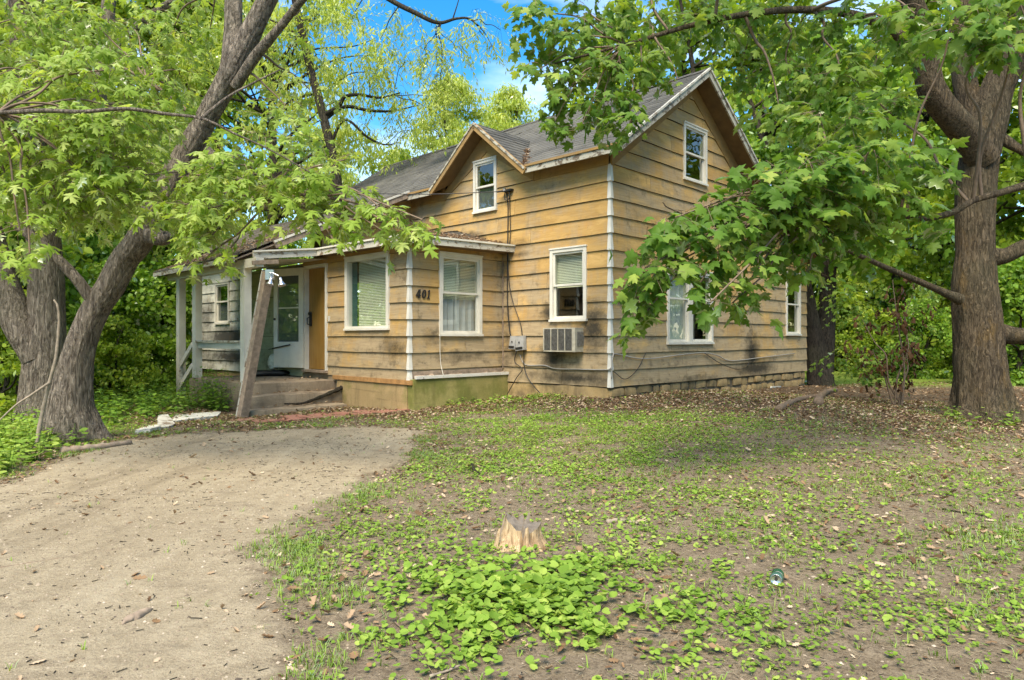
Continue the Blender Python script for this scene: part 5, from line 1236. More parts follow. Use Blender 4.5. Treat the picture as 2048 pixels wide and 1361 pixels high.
wood_tree('a', 1880, 27, 1.05, 1.6, 'woodland tree hidden behind the stout maple trunk')
wood_tree('c', 2010, 24, 1.15, 3.1, 'woodland tree at the right edge beyond the lawn')
wood_tree('a', 2140, 22, 1.0, 4.1, 'woodland tree spreading in from the right edge')
wood_tree('b', 1620, 40, 1.2, 2.9, 'far woodland tree closing the view past the house corner')
wood_tree('a', 1930, 42, 1.2, 0.7, 'far woodland tree closing the view right of the lawn')
wood_tree('a', 1740, 48, 1.25, 5.5, 'farthest woodland tree across the sunlit lawn')
wood_tree('dk', 1640, 17.6, 1.0, 0.6, 'dark many-stemmed tree at the rear corner of the house', 'yard_tree', None)
for (X_, Y_, k_, s_, lab) in ((-16, 9, 'c', 1.0, 'woodland tree out of the picture beyond the drive'), (-20, 16, 'a', 1.0, 'woodland tree out of the picture past the forked trunk'), (17, 10, 'c', 1.1, 'woodland tree out of the picture beside the stout maple'), (20, 18, 'a', 1.0, 'woodland tree out of the picture beyond the lawn'), (-8, -24, 'a', 1.0, 'street tree behind the viewer opposite the drive'), (9, -26, 'b', 1.1, 'street tree behind the viewer opposite the yard')):
    wood_tree(k_, 0, Y_, s_, X_ * 1.3, lab, 'woodland_tree', None, X=X_)

# far wood closing the horizon all round
r = np.random.default_rng(77); n = 26000
a = r.random(n) * 6.2832; q = r.uniform(62, 95, n); P = np.column_stack([q * np.cos(a), q * np.sin(a) + 10, r.random(n) ** 1.25 * (9 + 5 * vnoise(np.column_stack([np.cos(a) * 9, np.sin(a) * 9, a * 0]), 5))])
v, f, nv = leaves_np('small', P, frames(r.normal(size=(n, 3)) + [0, 0, -0.6], r.normal(size=(n, 3)) * 0.8 + [0, 0, 1]), r.uniform(0.9, 2.0, n))
tag(link('far_wood', mesh_np('far_wood', v, f, M['leaf_bg'], {'rnd': np.repeat(np.clip(0.25 + 0.5 * r.random(n), 0, 1), nv)})), 'hazy green wood closing the view behind everything', 'wood', kind='stuff')

# double-trunked tree behind the leaning maple
b = gpt(90, 838, 0.02); b = (b[0], b[1], gz1(*b)); YD = b[1]
limbs = [([(b[0], b[1], b[2] - 0.15, 0.4250)] + L4([(88, 800, YD, 0.3363), (88, 740, YD, 0.3070), (92, 640, YD, 0.2632), (92, 540, YD, 0.2412), (82, 430, YD, 0.2339), (66, 300, YD, 0.2120), (52, 150, YD, 0.1901), (42, 0, YD, 0.1681), (30, -200, YD, 0.1170), (20, -420, YD, 0.0439)]), 90, (0.35, 0.25, 5, 0.1)),
         (L4([(75, 720, YD - .1, 0.2125), (40, 650, YD - .15, 0.2295), (5, 560, YD - .2, 0.2125), (-30, 440, YD - .3, 0.1870), (-80, 250, YD - .4, 0.1530), (-140, 0, YD - .5, 0.0850)]), 20, None),
         (L4([(95, 460, YD + .1, 0.1700), (150, 360, YD + .2, 0.1445), (185, 250, YD + .3, 0.1275), (205, 130, YD + .4, 0.1190), (218, 0, YD + .5, 0.1020), (235, -180, YD + .6, 0.0510)]), 16, None),
         (L4([(205, 120, YD + .4, 0.0680), (290, 40, YD + .4, 0.0595), (360, -5, YD + .4, 0.0510), (450, -60, YD + .4, 0.0255)]), 8, None)]
cl = [CL(cr.uniform(-60, 420), cr.uniform(-60, 430), cr.uniform(9.6, 12.5), 0.65, 0.5, 16) for i in range(44)]
near_tree('forked_tree', 'massive grey forked trunk standing behind the leaning maple', b, limbs, cl, 'maple', 0.13, (M['bark_grey'], M['twig'], M['leaf_left']), 303, nleaf=0)
# slender locust whose branches arch over the roof against the sky
YK = 17.5; b = pix(668, 735, YK); b = (b.x, b.y, gz1(b.x, b.y))
limbs = [([(b[0], b[1], b[2] - 0.1, 0.17)] + L4([(672, 600, YK, 0.15), (676, 430, YK, 0.13), (672, 345, YK, 0.12), (648, 240, YK, 0.11), (612, 100, YK, 0.10), (585, -40, YK - .3, 0.09), (590, -180, YK - .8, 0.07), (640, -300, YK - 1.4, 0.03)]), 14, None),
         (L4([(645, 232, YK, 0.06), (678, 212, YK - .1, 0.05), (690, 194, YK - .2, 0.045), (718, 190, YK - .3, 0.04), (760, 196, YK - .4, 0.03), (800, 186, YK - .5, 0.015)]), 7, None), (L4([(650, 238, YK, 0.06), (690, 214, YK + .2, 0.05), (740, 222, YK + .3, 0.04), (790, 222, YK + .4, 0.028), (838, 210, YK + .5, 0.012)]), 7, None),
         (L4([(660, 290, YK, 0.05), (690, 240, YK, 0.035), (735, 275, YK, 0.03), (770, 290, YK, 0.02), (800, 285, YK, 0.01)]), 6, None), (L4([(590, -150, YK - .7, 0.08), (690, -60, YK - 1.0, 0.07), (780, 0, YK - 1.2, 0.06), (830, 26, YK - 1.3, 0.055), (875, 46, YK - 1.4, 0.045), (912, 38, YK - 1.5, 0.032), (938, 38, YK - 1.6, 0.025), (962, 56, YK - 1.7, 0.012)]), 8, None),
         (L4([(905, 40, YK - 1.4, 0.02), (913, 15, YK - 1.4, 0.014), (922, -15, YK - 1.4, 0.008)]), 5, None), (L4([(612, 100, YK, 0.05), (580, 60, YK, 0.035), (540, 40, YK, 0.02)]), 6, None)]
cl = [CL(x, y, Y, rx, rz, n) for (x, y, Y, rx, rz, n) in [(868, 75, 16.1, .3, .3, 13), (872, 120, 16.1, .35, .35, 22), (880, 160, 16.1, .38, .35, 26), (868, 195, 16.1, .3, .3, 22), (876, 228, 16.1, .2, .25, 13), (912, 100, 16.0, .25, .25, 9), (838, 40, 16.2, .25, .25, 8), (848, 100, 16.2, .25, .3, 9), (950, 25, 15.9, .3, .2, 8), (965, 70, 15.8, .22, .25, 7), (985, 95, 15.8, .2, .25, 6), (1000, 60, 15.8, .2, .2, 5), (925, 45, 16, .3, .2, 8),
    (790, 20, 16.4, .4, .3, 12), (760, 80, 16.6, .5, .4, 22), (700, 50, 16.8, .6, .5, 28), (640, 30, 17, .6, .5, 28), (640, 110, 17.2, .6, .5, 26), (700, 130, 17, .6, .5, 26), (770, 140, 17, .5, .4, 20), (810, 115, 16.9, .4, .3, 13), (590, 150, 17.3, .6, .5, 24), (740, 165, 17.1, .4, .3, 14), (800, 190, 17, .35, .25, 12), (830, 215, 17.9, .35, .3, 13), (770, 225, 17.7, .4, .25, 12), (710, 250, 17.5, .45, .3, 13), (780, 285, 17.5, .4, .3, 13), (560, 60, 17.4, .5, .4, 18), (680, 300, 17.6, .4, .3, 13), (820, 260, 17.6, .35, .3, 12)]]
near_tree('locust_tree', 'slender locust whose dark branches arch across the blue gap over the roof', b, limbs, cl, 'lance', 0.13, (M['bark_dark'], M['bark_dark'], M['leaf_locust']), 404, nleaf=0, per=16, droop=0.9, length=(0.3, 0.7))
#@@GROUNDCOVER
# ------------------------------------------------------------------ shrubs and weeds
WT['sh1'] = wood_mesh(21, 3.2, 1.5, 0.02, 0.13, 60, 130, 'small', 'leaf_shrub', 0.05, (0.3, 0.6), 0.3, multi=3, taper=0.15)
WT['sh2'] = wood_mesh(22, 2.4, 1.3, 0.02, 0.11, 50, 140, 'small', 'leaf_bg', 0.04, (0.25, 0.5), 0.3, multi=3, taper=0.1)
def shrub(kind, px, Y, s, rz, lab, X=None):
    t = wood_tree(kind, px, Y, s, rz, lab, 'shrub', 'shrubs at the edge of the yard', X=X); t['category'] = 'shrub'; return t
shrub('sh1', 305, 20.5, 1.1, 0.2, 'dense shrub right beside the porch posts'); shrub('sh1', 238, 15.8, 0.95, 1.2, 'tall dense shrub between the porch and the leaning trunk'); shrub('sh2', 215, 13.4, 0.7, 2.1, 'lower bright shrub just right of the leaning trunk')
shrub('sh1', 400, 20, 1.3, 3.3, 'shrub hidden behind the porch wing'); shrub('sh2', 15, 11.6, 0.85, 4.2, 'shrub at the edge beside the forked trunk'); shrub('sh1', -20, 13.5, 1.3, 5.0, 'tall shrub behind the forked trunk at the edge'); shrub('sh1', 165, 17, 1.2, 0.8, 'shrub seen between the two big trunks')
shrub('sh2', 1700, 27, 1.2, 0.9, 'shrub across the lawn past the house corner'); shrub('sh1', 1790, 31, 1.2, 2.2, 'shrub across the lawn behind the brown-leaved sapling'); shrub('sh2', 1870, 26, 1.3, 3.1, 'shrub across the lawn beside the stout maple'); shrub('sh1', 2035, 19, 1.1, 4.0, 'shrub right of the stout maple'); shrub('sh2', 1740, 23, 0.9, 2.6, 'low shrub on the near side of the lawn'); shrub('sh1', 1840, 22, 0.8, 4.4, 'shrub just left of the stout maple trunk'); shrub('sh2', 1660, 33, 1.3, 1.4, 'far shrub past the many-stemmed tree'); shrub('sh1', 1610, 30, 1.5, 5.1, 'tall shrub just behind the rear house corner'); shrub('sh1', 1960, 30, 1.5, 1.7, 'shrub hidden behind the stout maple')

def weed_patch(name, label, pts, hgt, leaf, seed, mat, nl=14, shape='small'):
    r = np.random.default_rng(seed); P, T, N, S, A, paths = [], [], [], [], [], []
    for (x, y) in pts:
        h = hgt * r.uniform(0.45, 1.15); z = gz1(x, y); d = r.normal(size=2) * 0.18 * h; m = max(5, int(nl * r.uniform(0.6, 1.2)))
        t = np.linspace(0.15, 1, m); stem = np.column_stack([x + d[0] * t ** 1.5, y + d[1] * t ** 1.5, z + h * t]); paths.append(np.vstack([[x, y, z - 0.02], stem[::4], stem[-1]]))
        a = r.random() * 6.28 + np.arange(m) * 2.4; o = np.column_stack([np.cos(a), np.sin(a), r.uniform(-0.25, 0.35, m)])
        P.append(stem + o * leaf * 0.5); T.append(o); N.append(np.array([0, 0, 1.0]) + r.normal(size=(m, 3)) * 0.3); S.append(leaf * r.uniform(0.6, 1.4, m) * (1.15 - 0.5 * t)); A.append(np.clip(0.25 + 0.4 * r.random() + 0.2 * r.normal(size=m), 0, 1))
    P, T, N, S, A = (np.concatenate(q) for q in (P, T, N, S, A))
    v, f, nv = leaves_np(shape, P, frames(T, N), S); pv, pf = prism_paths(paths, 0.004)
    t = empty(name, (0, 0, 0), 0, label, 'weeds'); t['kind'] = 'stuff'
    link('leaves', mesh_np('leaves', v, f, M[mat], {'rnd': np.repeat(A, nv)}), t); link('stems', mesh_np('stems', pv, pf, M['leaf_shrub']), t); return t
r = np.random.default_rng(5)
pts = []
while len(pts) < 420:
    px, py = r.uniform(185, 470), r.uniform(760, 868); x, y = gpt(px, py)
    if py > 858 - 0.16 * (px - 190) + 12 * math.sin(px * 0.09): continue
    lx, ly = (np.array([x - HC.x, y - HC.y]) @ D2), (np.array([x - HC.x, y - HC.y]) @ D1)
    if lx > -3.9 and 4.0 < ly < 7.75: continue
    pts.append((x, y))
weed_patch('weeds', 'thick green weeds between the leaning maple and the porch slab', pts, 0.42, 0.095, 6, 'leaf_shrub')
pts = []
for i in range(230):
    px = r.uniform(-80, 165); py = r.uniform(835, 955); x, y = gpt(px, py)
    if py < 960 - 0.35 * max(0, px) and not (100 < px and py < 880): pts.append((x, y))
weed_patch('weeds', 'low green weeds around the foot of the forked trunk', pts, 0.26, 0.085, 7, 'leaf_cover')
pts = [h2w(-3.92 - r.random() * 0.2, r.uniform(5.3, 6.6)) for i in range(34)]
weed_patch('weeds', 'creeper climbing the front of the porch slab', pts, 0.75, 0.07, 8, 'leaf_shrub', 20)
pts = [gpt(r.normal(905, 26), r.normal(818, 5)) for i in range(40)]
weed_patch('weeds', 'low leafy plant at the foot of the mossy base', pts, 0.13, 0.085, 9, 'leaf_cover', 9)
pts = [gpt(r.normal(1990, 28), r.normal(852, 5), 0.05) for i in range(26)] + [gpt(r.normal(1905, 8), r.normal(850, 4), 0.05) for i in range(8)]
weed_patch('weeds', 'small plants sprouting at the foot of the stout maple', pts, 0.17, 0.08, 10, 'leaf_cover', 9)
pts = []
for i in range(170):
    px = r.uniform(880, 1290); x, y = gpt(px, 812 - 10 * abs(px - 1060) / 220 + r.normal(0, 5), 0.12); pts.append((x, y))
weed_patch('weeds', 'straggling weeds along the footing below the air conditioner', pts, 0.10, 0.06, 12, 'leaf_cover', 8)

# sapling with withered brown leaves beside the stout maple
b = gpt(1795, 822, 0.05); sp = empty('sapling', (b[0], b[1], gz1(*b)), 0, 'sapling with withered brown leaves left of the stout maple', 'sapling')
rs = np.random.default_rng(9); par = []; cls = []
for k, (dx, top, lean) in enumerate(((0, 590, 30), (-30, 640, -70), (25, 660, 20), (-60, 700, -50), (40, 560, -10))):
    p0 = np.array([0, 0, -0.03]) + rs.normal(size=3) * [0.05, 0.05, 0]; p1 = np.array(pix(1795 + lean, top, b[1] + rs.uniform(-.3, .3))) - np.array(sp.location)
    par.append(limb_np(branch_to(p0, p1, 0.02, 0.005, 0.05, 40 + k), 5, 0))
    for q in (0.45, 0.6, 0.75, 0.9, 1.0): cls.append((p0 + (p1 - p0) * q + rs.normal(size=3) * 0.14, (0.14, 0.14, 0.12), 3))
v, f = join_np(par); link('stems', mesh_np('stems', v, f, M['twig'], None, True), sp)
P, T, N, S, A, tw = sprays(cls, 0.095, 12, 7, 0.9, length=(0.12, 0.25)); cu = rs.uniform(1, 3.5, len(P)); v, f, nv = leaves_np('oak', P, frames(T, N), S * 1.1, cu)
link('withered_leaves', mesh_np('withered_leaves', v, f, M['leaf_dead'], {'rnd': np.repeat(A, nv)}), sp, 'stuff')
cls = [(np.array(pix(rs.uniform(1660, 1880), rs.uniform(560, 760), b[1] + rs.uniform(0, 2))) - np.array(sp.location), (0.2, 0.2, 0.12), 5) for i in range(44)]
P, T, N, S, A, tw = sprays(cls, 0.08, 13, 7, 0.4, length=(0.15, 0.3)); v, f, nv = leaves_np('maple', P, frames(T, N), S)
link('green_leaves', mesh_np('green_leaves', v, f, M['leaf_right'], {'rnd': np.repeat(A, nv)}), sp, 'stuff')

# ------------------------------------------------------------------ ground cover, litter, pebbles
def scatter_px(n, seed, dens, box=(-120, 2170, 800, 1480)):
    """points on the ground, even per square metre, thinned by dens(x, y)"""
    r = np.random.default_rng(seed); out = []; tot = 0
    y = np.sqrt(r.uniform(1.9 ** 2, 13.0 ** 2, n)); x = r.uniform(-0.86, 0.86, n) * y
    d = dens(x, y); k = r.random(n) < d; return x[k], y[k]
blob = lambda x, y, px, py, rx, ry: np.exp(-(((x - gpt(px, py)[0]) / rx) ** 2 + ((y - gpt(px, py)[1]) / ry) ** 2))
def house_mask(x, y):
    lx = (x - HC.x) * D2[0] + (y - HC.y) * D2[1]; ly = (x - HC.x) * D1[0] + (y - HC.y) * D1[1]
    return ((lx > -0.05) & (ly > -0.05)) | ((lx > BX - 0.1) & (ly > BY - 0.2)) | ((lx > -4.2) & (ly > 4.1) & (ly < 7.8))
def cover_d(x, y):
    df = drive_f(x, y); n1 = fbm2(x, y, 1.3, 4, 21); n2 = fbm2(x, y, 4.5, 3, 22)
    patch = sstep(0.48, 0.58, 0.5 * n1 + 0.5 * n2)
    d = 0.23 * patch + 0.016
    d = d * (1 - 0.75 * np.exp(-(((x - 5.2) / 2.6) ** 2 + ((y - 8.8) / 2.2) ** 2)))
    d = d + 0.62 * blob(x, y, 1060, 1195, 0.6, 0.5) * sstep(0.38, 0.56, n2 * 0.65 + n1 * 0.35 + 0.03) + 0.35 * blob(x, y, 1330, 1230, 0.8, 0.4) * sstep(0.42, 0.56, n2) + 0.3 * blob(x, y, 1180, 1320, 0.7, 0.35) * sstep(0.4, 0.55, n2) + 0.28 * blob(x, y, 1900, 1260, 0.8, 0.4) * patch
    d = d + 0.42 * (blob(x, y, 1180, 940, 1.5, 0.9) + 0.9 * blob(x, y, 1280, 870, 1.9, 0.9) + 0.8 * blob(x, y, 1050, 860, 1.0, 1.0)) * sstep(0.42, 0.56, 0.55 * n1 + 0.45 * n2)
    d = d + 0.20 * np.exp(-((df + 0.12) / 0.16) ** 2) * sstep(0.48, 0.6, n1)
    d = d * sstep(-0.02, -0.15, df) 
    d = d * (1 - 0.8 * humus(x, y))
    return np.where(house_mask(x, y), 0, d)
x, y = scatter_px(520000, 31, cover_d)
r = np.random.default_rng(32); n = len(x); z = gz(x, y)
big = 0.55 + 0.8 * blob(x, y, 1060, 1195, 0.7, 0.6) + 0.35 * r.random(n); size = 0.031 * big * r.uniform(0.45, 1.45, n); hgt = (0.012 + 0.055 * np.maximum(blob(x, y, 1060, 1195, 0.7, 0.6), 0.25 * r.random(n))) * r.uniform(0.4, 1.3, n)
a = r.random(n) * 6.2832; T = np.column_stack([np.cos(a), np.sin(a), r.uniform(-0.25, 0.25, n)]); N = np.column_stack([r.normal(0, 0.42, n), r.normal(0, 0.42, n) - 0.1, np.ones(n)])
P = np.column_stack([x, y, z + hgt]); A = np.clip(0.42 + 0.9 * (fbm2(x, y, 2.0, 3, 40) - 0.5) + 0.25 * r.normal(size=n), 0, 1)
v, f, nv = leaves_np('heart', P, frames(T, N), size, r.uniform(-1.6, 0.6, n))
tag(link('ground_cover', mesh_np('ground_cover', v, f, M['leaf_cover'], {'rnd': np.repeat(A, nv)})), 'creeping round-leaved ground cover spread over the bare yard', 'ground cover', kind='stuff')
print('ground cover leaves', n)

def grass_d(x, y):
    df = drive_f(x, y); n1 = fbm2(x, y, 1.8, 3, 51)
    d = 0.30 * np.exp(-((df + 0.1) / 0.2) ** 2) * sstep(0.50, 0.62, n1) + 0.05 * sstep(0.46, 0.62, n1) * (df < 0) + 0.008 + 0.5 * blob(x, y, 600, 1085, 0.16, 0.14) + 0.3 * blob(x, y, 560, 1110, 0.12, 0.1) + 0.25 * blob(x, y, 1980, 1075, 0.35, 0.25)
    d = np.where(df > 0.15, 0.0012, d); return np.where(house_mask(x, y), 0, d)
x, y = scatter_px(420000, 52, grass_d); n = len(x); r = np.random.default_rng(53); z = gz(x, y)
k = 5; x = np.repeat(x, k) + r.normal(0, 0.008, n * k); y = np.repeat(y, k) + r.normal(0, 0.008, n * k); z = np.repeat(z, k); n = n * k
a = r.random(n) * 6.2832; ln = r.uniform(0.02, 0.065, n); w = r.uniform(0.0012, 0.0028, n); tilt = r.uniform(0.25, 1.1, n)
d = np.column_stack([np.cos(a), np.sin(a)]); B = np.column_stack([x, y, z - 0.003])
p1 = B + np.column_stack([d * (ln * 0.45 * tilt)[:, None], ln * 0.6]); p2 = B + np.column_stack([d * (ln * 1.0 * tilt)[:, None], ln * (1.0 - 0.45 * tilt)])
sd_ = np.column_stack([-d[:, 1], d[:, 0], np.zeros(n)]) * w[:, None]
V = np.stack([B - sd_, B + sd_, p1 + sd_ * 0.8, p1 - sd_ * 0.8, p2], 1).reshape(-1, 3); o = np.arange(n)[:, None] * 5
F = np.concatenate([o + [0, 1, 2], o + [0, 2, 3], o + [3, 2, 4]]); A = np.clip(0.5 + 0.3 * r.normal(size=n), 0, 1)
tag(link('grass', mesh_np('grass', V, F, M['grass'], {'rnd': np.repeat(A, 5)})), 'thin grass tufts along the edge of the drive', 'grass', kind='stuff')

def litter_d(x, y):
    df = drive_f(x, y); n1 = fbm2(x, y, 1.6, 3, 61)
    near = np.exp(-((signed_dist(x, y, np.array([h2w(8.1, -0.4), h2w(0, -0.4), h2w(0, 2.2), h2w(-2.4, 2.2), h2w(-2.5, 4.0), h2w(-4.4, 3.9), h2w(-4.5, 9), h2w(0, 20), h2w(20, 20)]))) / 1.1) ** 2)
    d = 0.05 + 0.10 * sstep(0.42, 0.6, n1) + 0.6 * humus(x, y) * (0.5 + n1) + 0.35 * near * (0.4 + n1) + 0.18 * np.exp(-(((x - 5.5) / 3) ** 2 + ((y - 9.0) / 2.6) ** 2)) + 0.2 * np.exp(-((df + 0.1) / 0.3) ** 2) * (y > 6)
    d = np.where(df > 0.1, d * 0.16, d); return np.where(house_mask(x, y), 0, d)
x, y = scatter_px(135000, 62, litter_d); n = len(x); r = np.random.default_rng(63); z = gz(x, y) + 0.007
a = r.random(n) * 6.2832; T = np.column_stack([np.cos(a), np.sin(a), r.normal(0, 0.12, n)]); N = np.column_stack([r.normal(0, 0.3, n), r.normal(0, 0.3, n), np.ones(n)])
S = r.uniform(0.018, 0.055, n) * (1 + 0.5 * (r.random(n) < 0.12)); A = np.clip(0.42 + 0.34 * r.normal(size=n), 0, 1)
P = np.column_stack([x, y, z + 0.15 * S]); cu = r.uniform(-2.4, 1.4, n)
Rm = frames(T, N); sc_ = S / P[:, 1]; px, py = proj(P); sc_ = np.where((px > 20) & (px < 2028) & (py < 1345), sc_, 0); top = np.argsort(-sc_)[:140]
v, f, nv = leaves_np('oak', np.delete(P, top, 0), np.delete(Rm, top, 0), np.delete(S, top), np.delete(cu, top))
tag(link('leaf_litter', mesh_np('leaf_litter', v, f, M['litter'], {'rnd': np.repeat(np.delete(A, top), nv)})), 'dry brown leaf litter strewn over the yard', 'leaf litter', kind='stuff')
LV = [mesh_np('fallen_leaf', SH['oak'][0] * [1, 1, c_], SH['oak'][1], M['litter'], {'rnd': np.full(len(SH['oak'][0]), q)}) for q, c_ in ((0.2, -1.5), (0.35, 1.0), (0.5, -0.8), (0.65, -2.0), (0.85, 0.6))]
for i in top:
    on = drive_f(np.array([P[i, 0]]), np.array([P[i, 1]]))[0] > 0
    o = bpy.data.objects.new('fallen_leaf', LV[min(4, int(A[i] * 5))]); COL.objects.link(o)
    o.matrix_world = Matrix([list(Rm[i][q] * S[i]) + [P[i][q]] for q in range(3)] + [[0, 0, 0, 1]])
    tag(o, 'dry curled leaf lying on the sandy drive' if on else 'dry curled leaf lying among the ground cover', 'leaf', 'leaves fallen on the drive' if on else 'leaves fallen in the yard')
# pebbles and crumbs
def peb_d(x, y):
    df = drive_f(x, y); return np.where(house_mask(x, y), 0, np.where(df > 0, 0.5, 0.16) * np.clip(5.5 / y, 0, 1) ** 2)
x, y = scatter_px(150000, 71, peb_d); n = len(x); r = np.random.default_rng(72); S = r.gamma(2.0, 0.0018, n) + 0.0015; S = np.minimum(S, 0.009) + (r.random(n) < 0.012) * r.uniform(0.004, 0.012, n)
oc = np.array([[1, 0, 0], [0, 1, 0], [-1, 0, 0], [0, -1, 0], [0, 0, 0.7], [0, 0, -0.7]]); of = np.array([(0, 1, 4), (1, 2, 4), (2, 3, 4), (3, 0, 4)])
a = r.random(n) * 6.28; ca, sa = np.cos(a), np.sin(a); jit = r.uniform(0.6, 1.3, (n, 6, 1)); q = oc[None] * S[:, None, None] * jit
V = np.stack([q[..., 0] * ca[:, None] - q[..., 1] * sa[:, None], q[..., 0] * sa[:, None] + q[..., 1] * ca[:, None], q[..., 2]], -1) + np.column_stack([x, y, gz(x, y) + 0.008 * (drive_f(x, y) > 0) + 0.001])[:, None, :]
F = (of[None] + (np.arange(n) * 6)[:, None, None]).reshape(-1, 3)
def peb_mat():
    t = NT('pebble'); a_ = t.attr('rnd'); return t.done(t.ramp(a_, [(0.0, (0.07, 0.055, 0.04)), (0.5, (0.22, 0.175, 0.12)), (1.0, (0.42, 0.36, 0.28))]), 0.9)
tag(link('gravel', mesh_np('gravel', V.reshape(-1, 3), F, peb_mat(), {'rnd': np.repeat(np.clip(0.5 + 0.25 * r.normal(size=n), 0, 1), 6)})), 'fine loose gravel scattered over the drive', 'gravel', kind='stuff')

# litter caught on the roofs
r = np.random.default_rng(81); Q = []
for i in range(1500):
    xx = -4.0 + abs(r.normal(0, 1.0)); yy = r.uniform(5.1, 8.9)
    if xx < -0.6: Q.append((xx, yy, wing_z(xx) + 0.022))
for i in range(260):
    t = r.random() ** 1.6; xx = -0.28 + 1.1 * t * 0.8; w = (5.33 - roof_z(xx)) / 0.82; Q.append((xx + r.normal(0, 0.03), 2.9 - w + r.normal(0, 0.06 * (1 - t) + 0.02), roof_z(xx) + 0.03))
for i in range(900): xx = r.uniform(ex, 0); yy = ey + abs(r.normal(0.1, 0.3)); Q.append((xx, yy, e0 + 0.03 + (ztop - e0) * min((yy - ey) / (yt - ey), (xx - ex) / -ex) + 0.03))
Q = np.array(Q); n = len(Q); a = r.random(n) * 6.28; Wp = np.column_stack([HC.x + Q[:, 0] * D2[0] + Q[:, 1] * D1[0], HC.y + Q[:, 0] * D2[1] + Q[:, 1] * D1[1], Q[:, 2]])
v, f, nv = leaves_np('oak', Wp, frames(np.column_stack([np.cos(a), np.sin(a), r.normal(0, .2, n)]), np.column_stack([r.normal(0, .3, n), r.normal(0, .3, n), np.ones(n)])), r.uniform(0.03, 0.07, n))
tag(link('roof_litter', mesh_np('roof_litter', v, f, M['litter'], {'rnd': np.repeat(np.clip(0.35 + 0.25 * r.normal(size=n), 0, 1), nv)})), 'dry leaves caught on the porch roof and in the roof valley', 'leaf litter', kind='stuff')
#@@PROPS
# dry grass thatch pressed into the soil
x, y = scatter_px(150000, 91, lambda x, y: np.where(house_mask(x, y), 0, np.where(drive_f(x, y) > 0.05, 0.02, 0.22 + 0.3 * sstep(0.45, 0.62, fbm2(x, y, 2.2, 3, 92))))); n = len(x); r = np.random.default_rng(93)
a = r.random(n) * 6.2832; ln = r.uniform(0.01, 0.045, n); w = r.uniform(0.0006, 0.0014, n); d = np.column_stack([np.cos(a), np.sin(a), r.normal(0, 0.1, n)]) * ln[:, None]; B = np.column_stack([x, y, gz(x, y) + 0.006]); sd_ = np.column_stack([-np.sin(a), np.cos(a), np.zeros(n)]) * w[:, None]
V = np.stack([B - sd_, B + sd_, B + d + sd_, B + d - sd_], 1).reshape(-1, 3); F = (np.arange(n)[:, None] * 4 + [0, 1, 2, 3])
tag(link('thatch', mesh_np('thatch', V, F, M['straw'], {'rnd': np.repeat(np.clip(0.45 + 0.35 * r.normal(size=n), 0, 1), 4)})), 'dry straw and thatch pressed into the bare soil', 'thatch', kind='stuff')

# ------------------------------------------------------------------ small things in the yard
def on_ground(px, py, dz=0.0):
    x, y = gpt(px, py)
    for _ in range(3): x, y = gpt(px, py, gz1(x, y))
    return Vector((x, y, gz1(x, y) + dz))
def stump_mat():
    t = NT('rotten_pale_wood'); o = t.obj(); n = t.noise(t.mapping(o, (55, 55, 5)), 1.0, 5, 0.65, 0.8); m = t.noise(o, 7, 5, 0.6)
    c = t.mix(t.rr(n, 0.32, 0.66), (0.20, 0.12, 0.055), (0.60, 0.46, 0.28)); c = t.mix(t.rr(m, 0.44, 0.64, 0, 0.75), c, (0.14, 0.08, 0.04))
    return t.done(c, 0.9, t.bump(n, 0.9, 0.01))
M['stump'] = stump_mat(); M['stump_top'] = simple('grey_cut_wood', (0.13, 0.11, 0.088), 0.9, 0.35, 25, 0.3)
p = on_ground(1042, 1092); st = empty('tree_stump', p, 0, 'rotting pale tree stump behind the dense ground cover', 'stump')
n, m = 48, 10; V = []; rs = np.random.default_rng(3)
th = np.linspace(0, 2 * math.pi, n, endpoint=False); ridge_ = fbm(np.column_stack([np.cos(th) * 4, np.sin(th) * 4, th * 0]), 3, 7); fine = rs.normal(0, 0.006, n)
for i in range(m):
    t = i / (m - 1); rad = (0.088 + 0.085 * (1 - t) ** 2.4) * (0.66 + 0.75 * ridge_) + fine * (0.5 + 0.5 * t); hz = (0.152 + 0.03 * np.cos(th - 2.4) + 0.12 * (ridge_ - 0.5) + fine * 2.4) * t
    V.append(np.column_stack([rad * np.cos(th) + 0.012 * t, rad * np.sin(th), hz - 0.02]))
V = np.concatenate(V); ix = np.arange(m * n).reshape(m, n); F = np.stack([ix[:-1], np.roll(ix, -1, 1)[:-1], np.roll(ix, -1, 1)[1:], ix[1:]], -1).reshape(-1, 4)
link('stump_side', mesh_np('stump_side', V, F, M['stump']), st)
topv = np.vstack([V[-n:] - [0, 0, 0.004], [V[-n:].mean(0) - [0, 0, 0.015]]]); link('cut_face', mesh_np('cut_face', topv, np.array([(i, (i + 1) % n, n) for i in range(n)]), M['stump_top']), st)
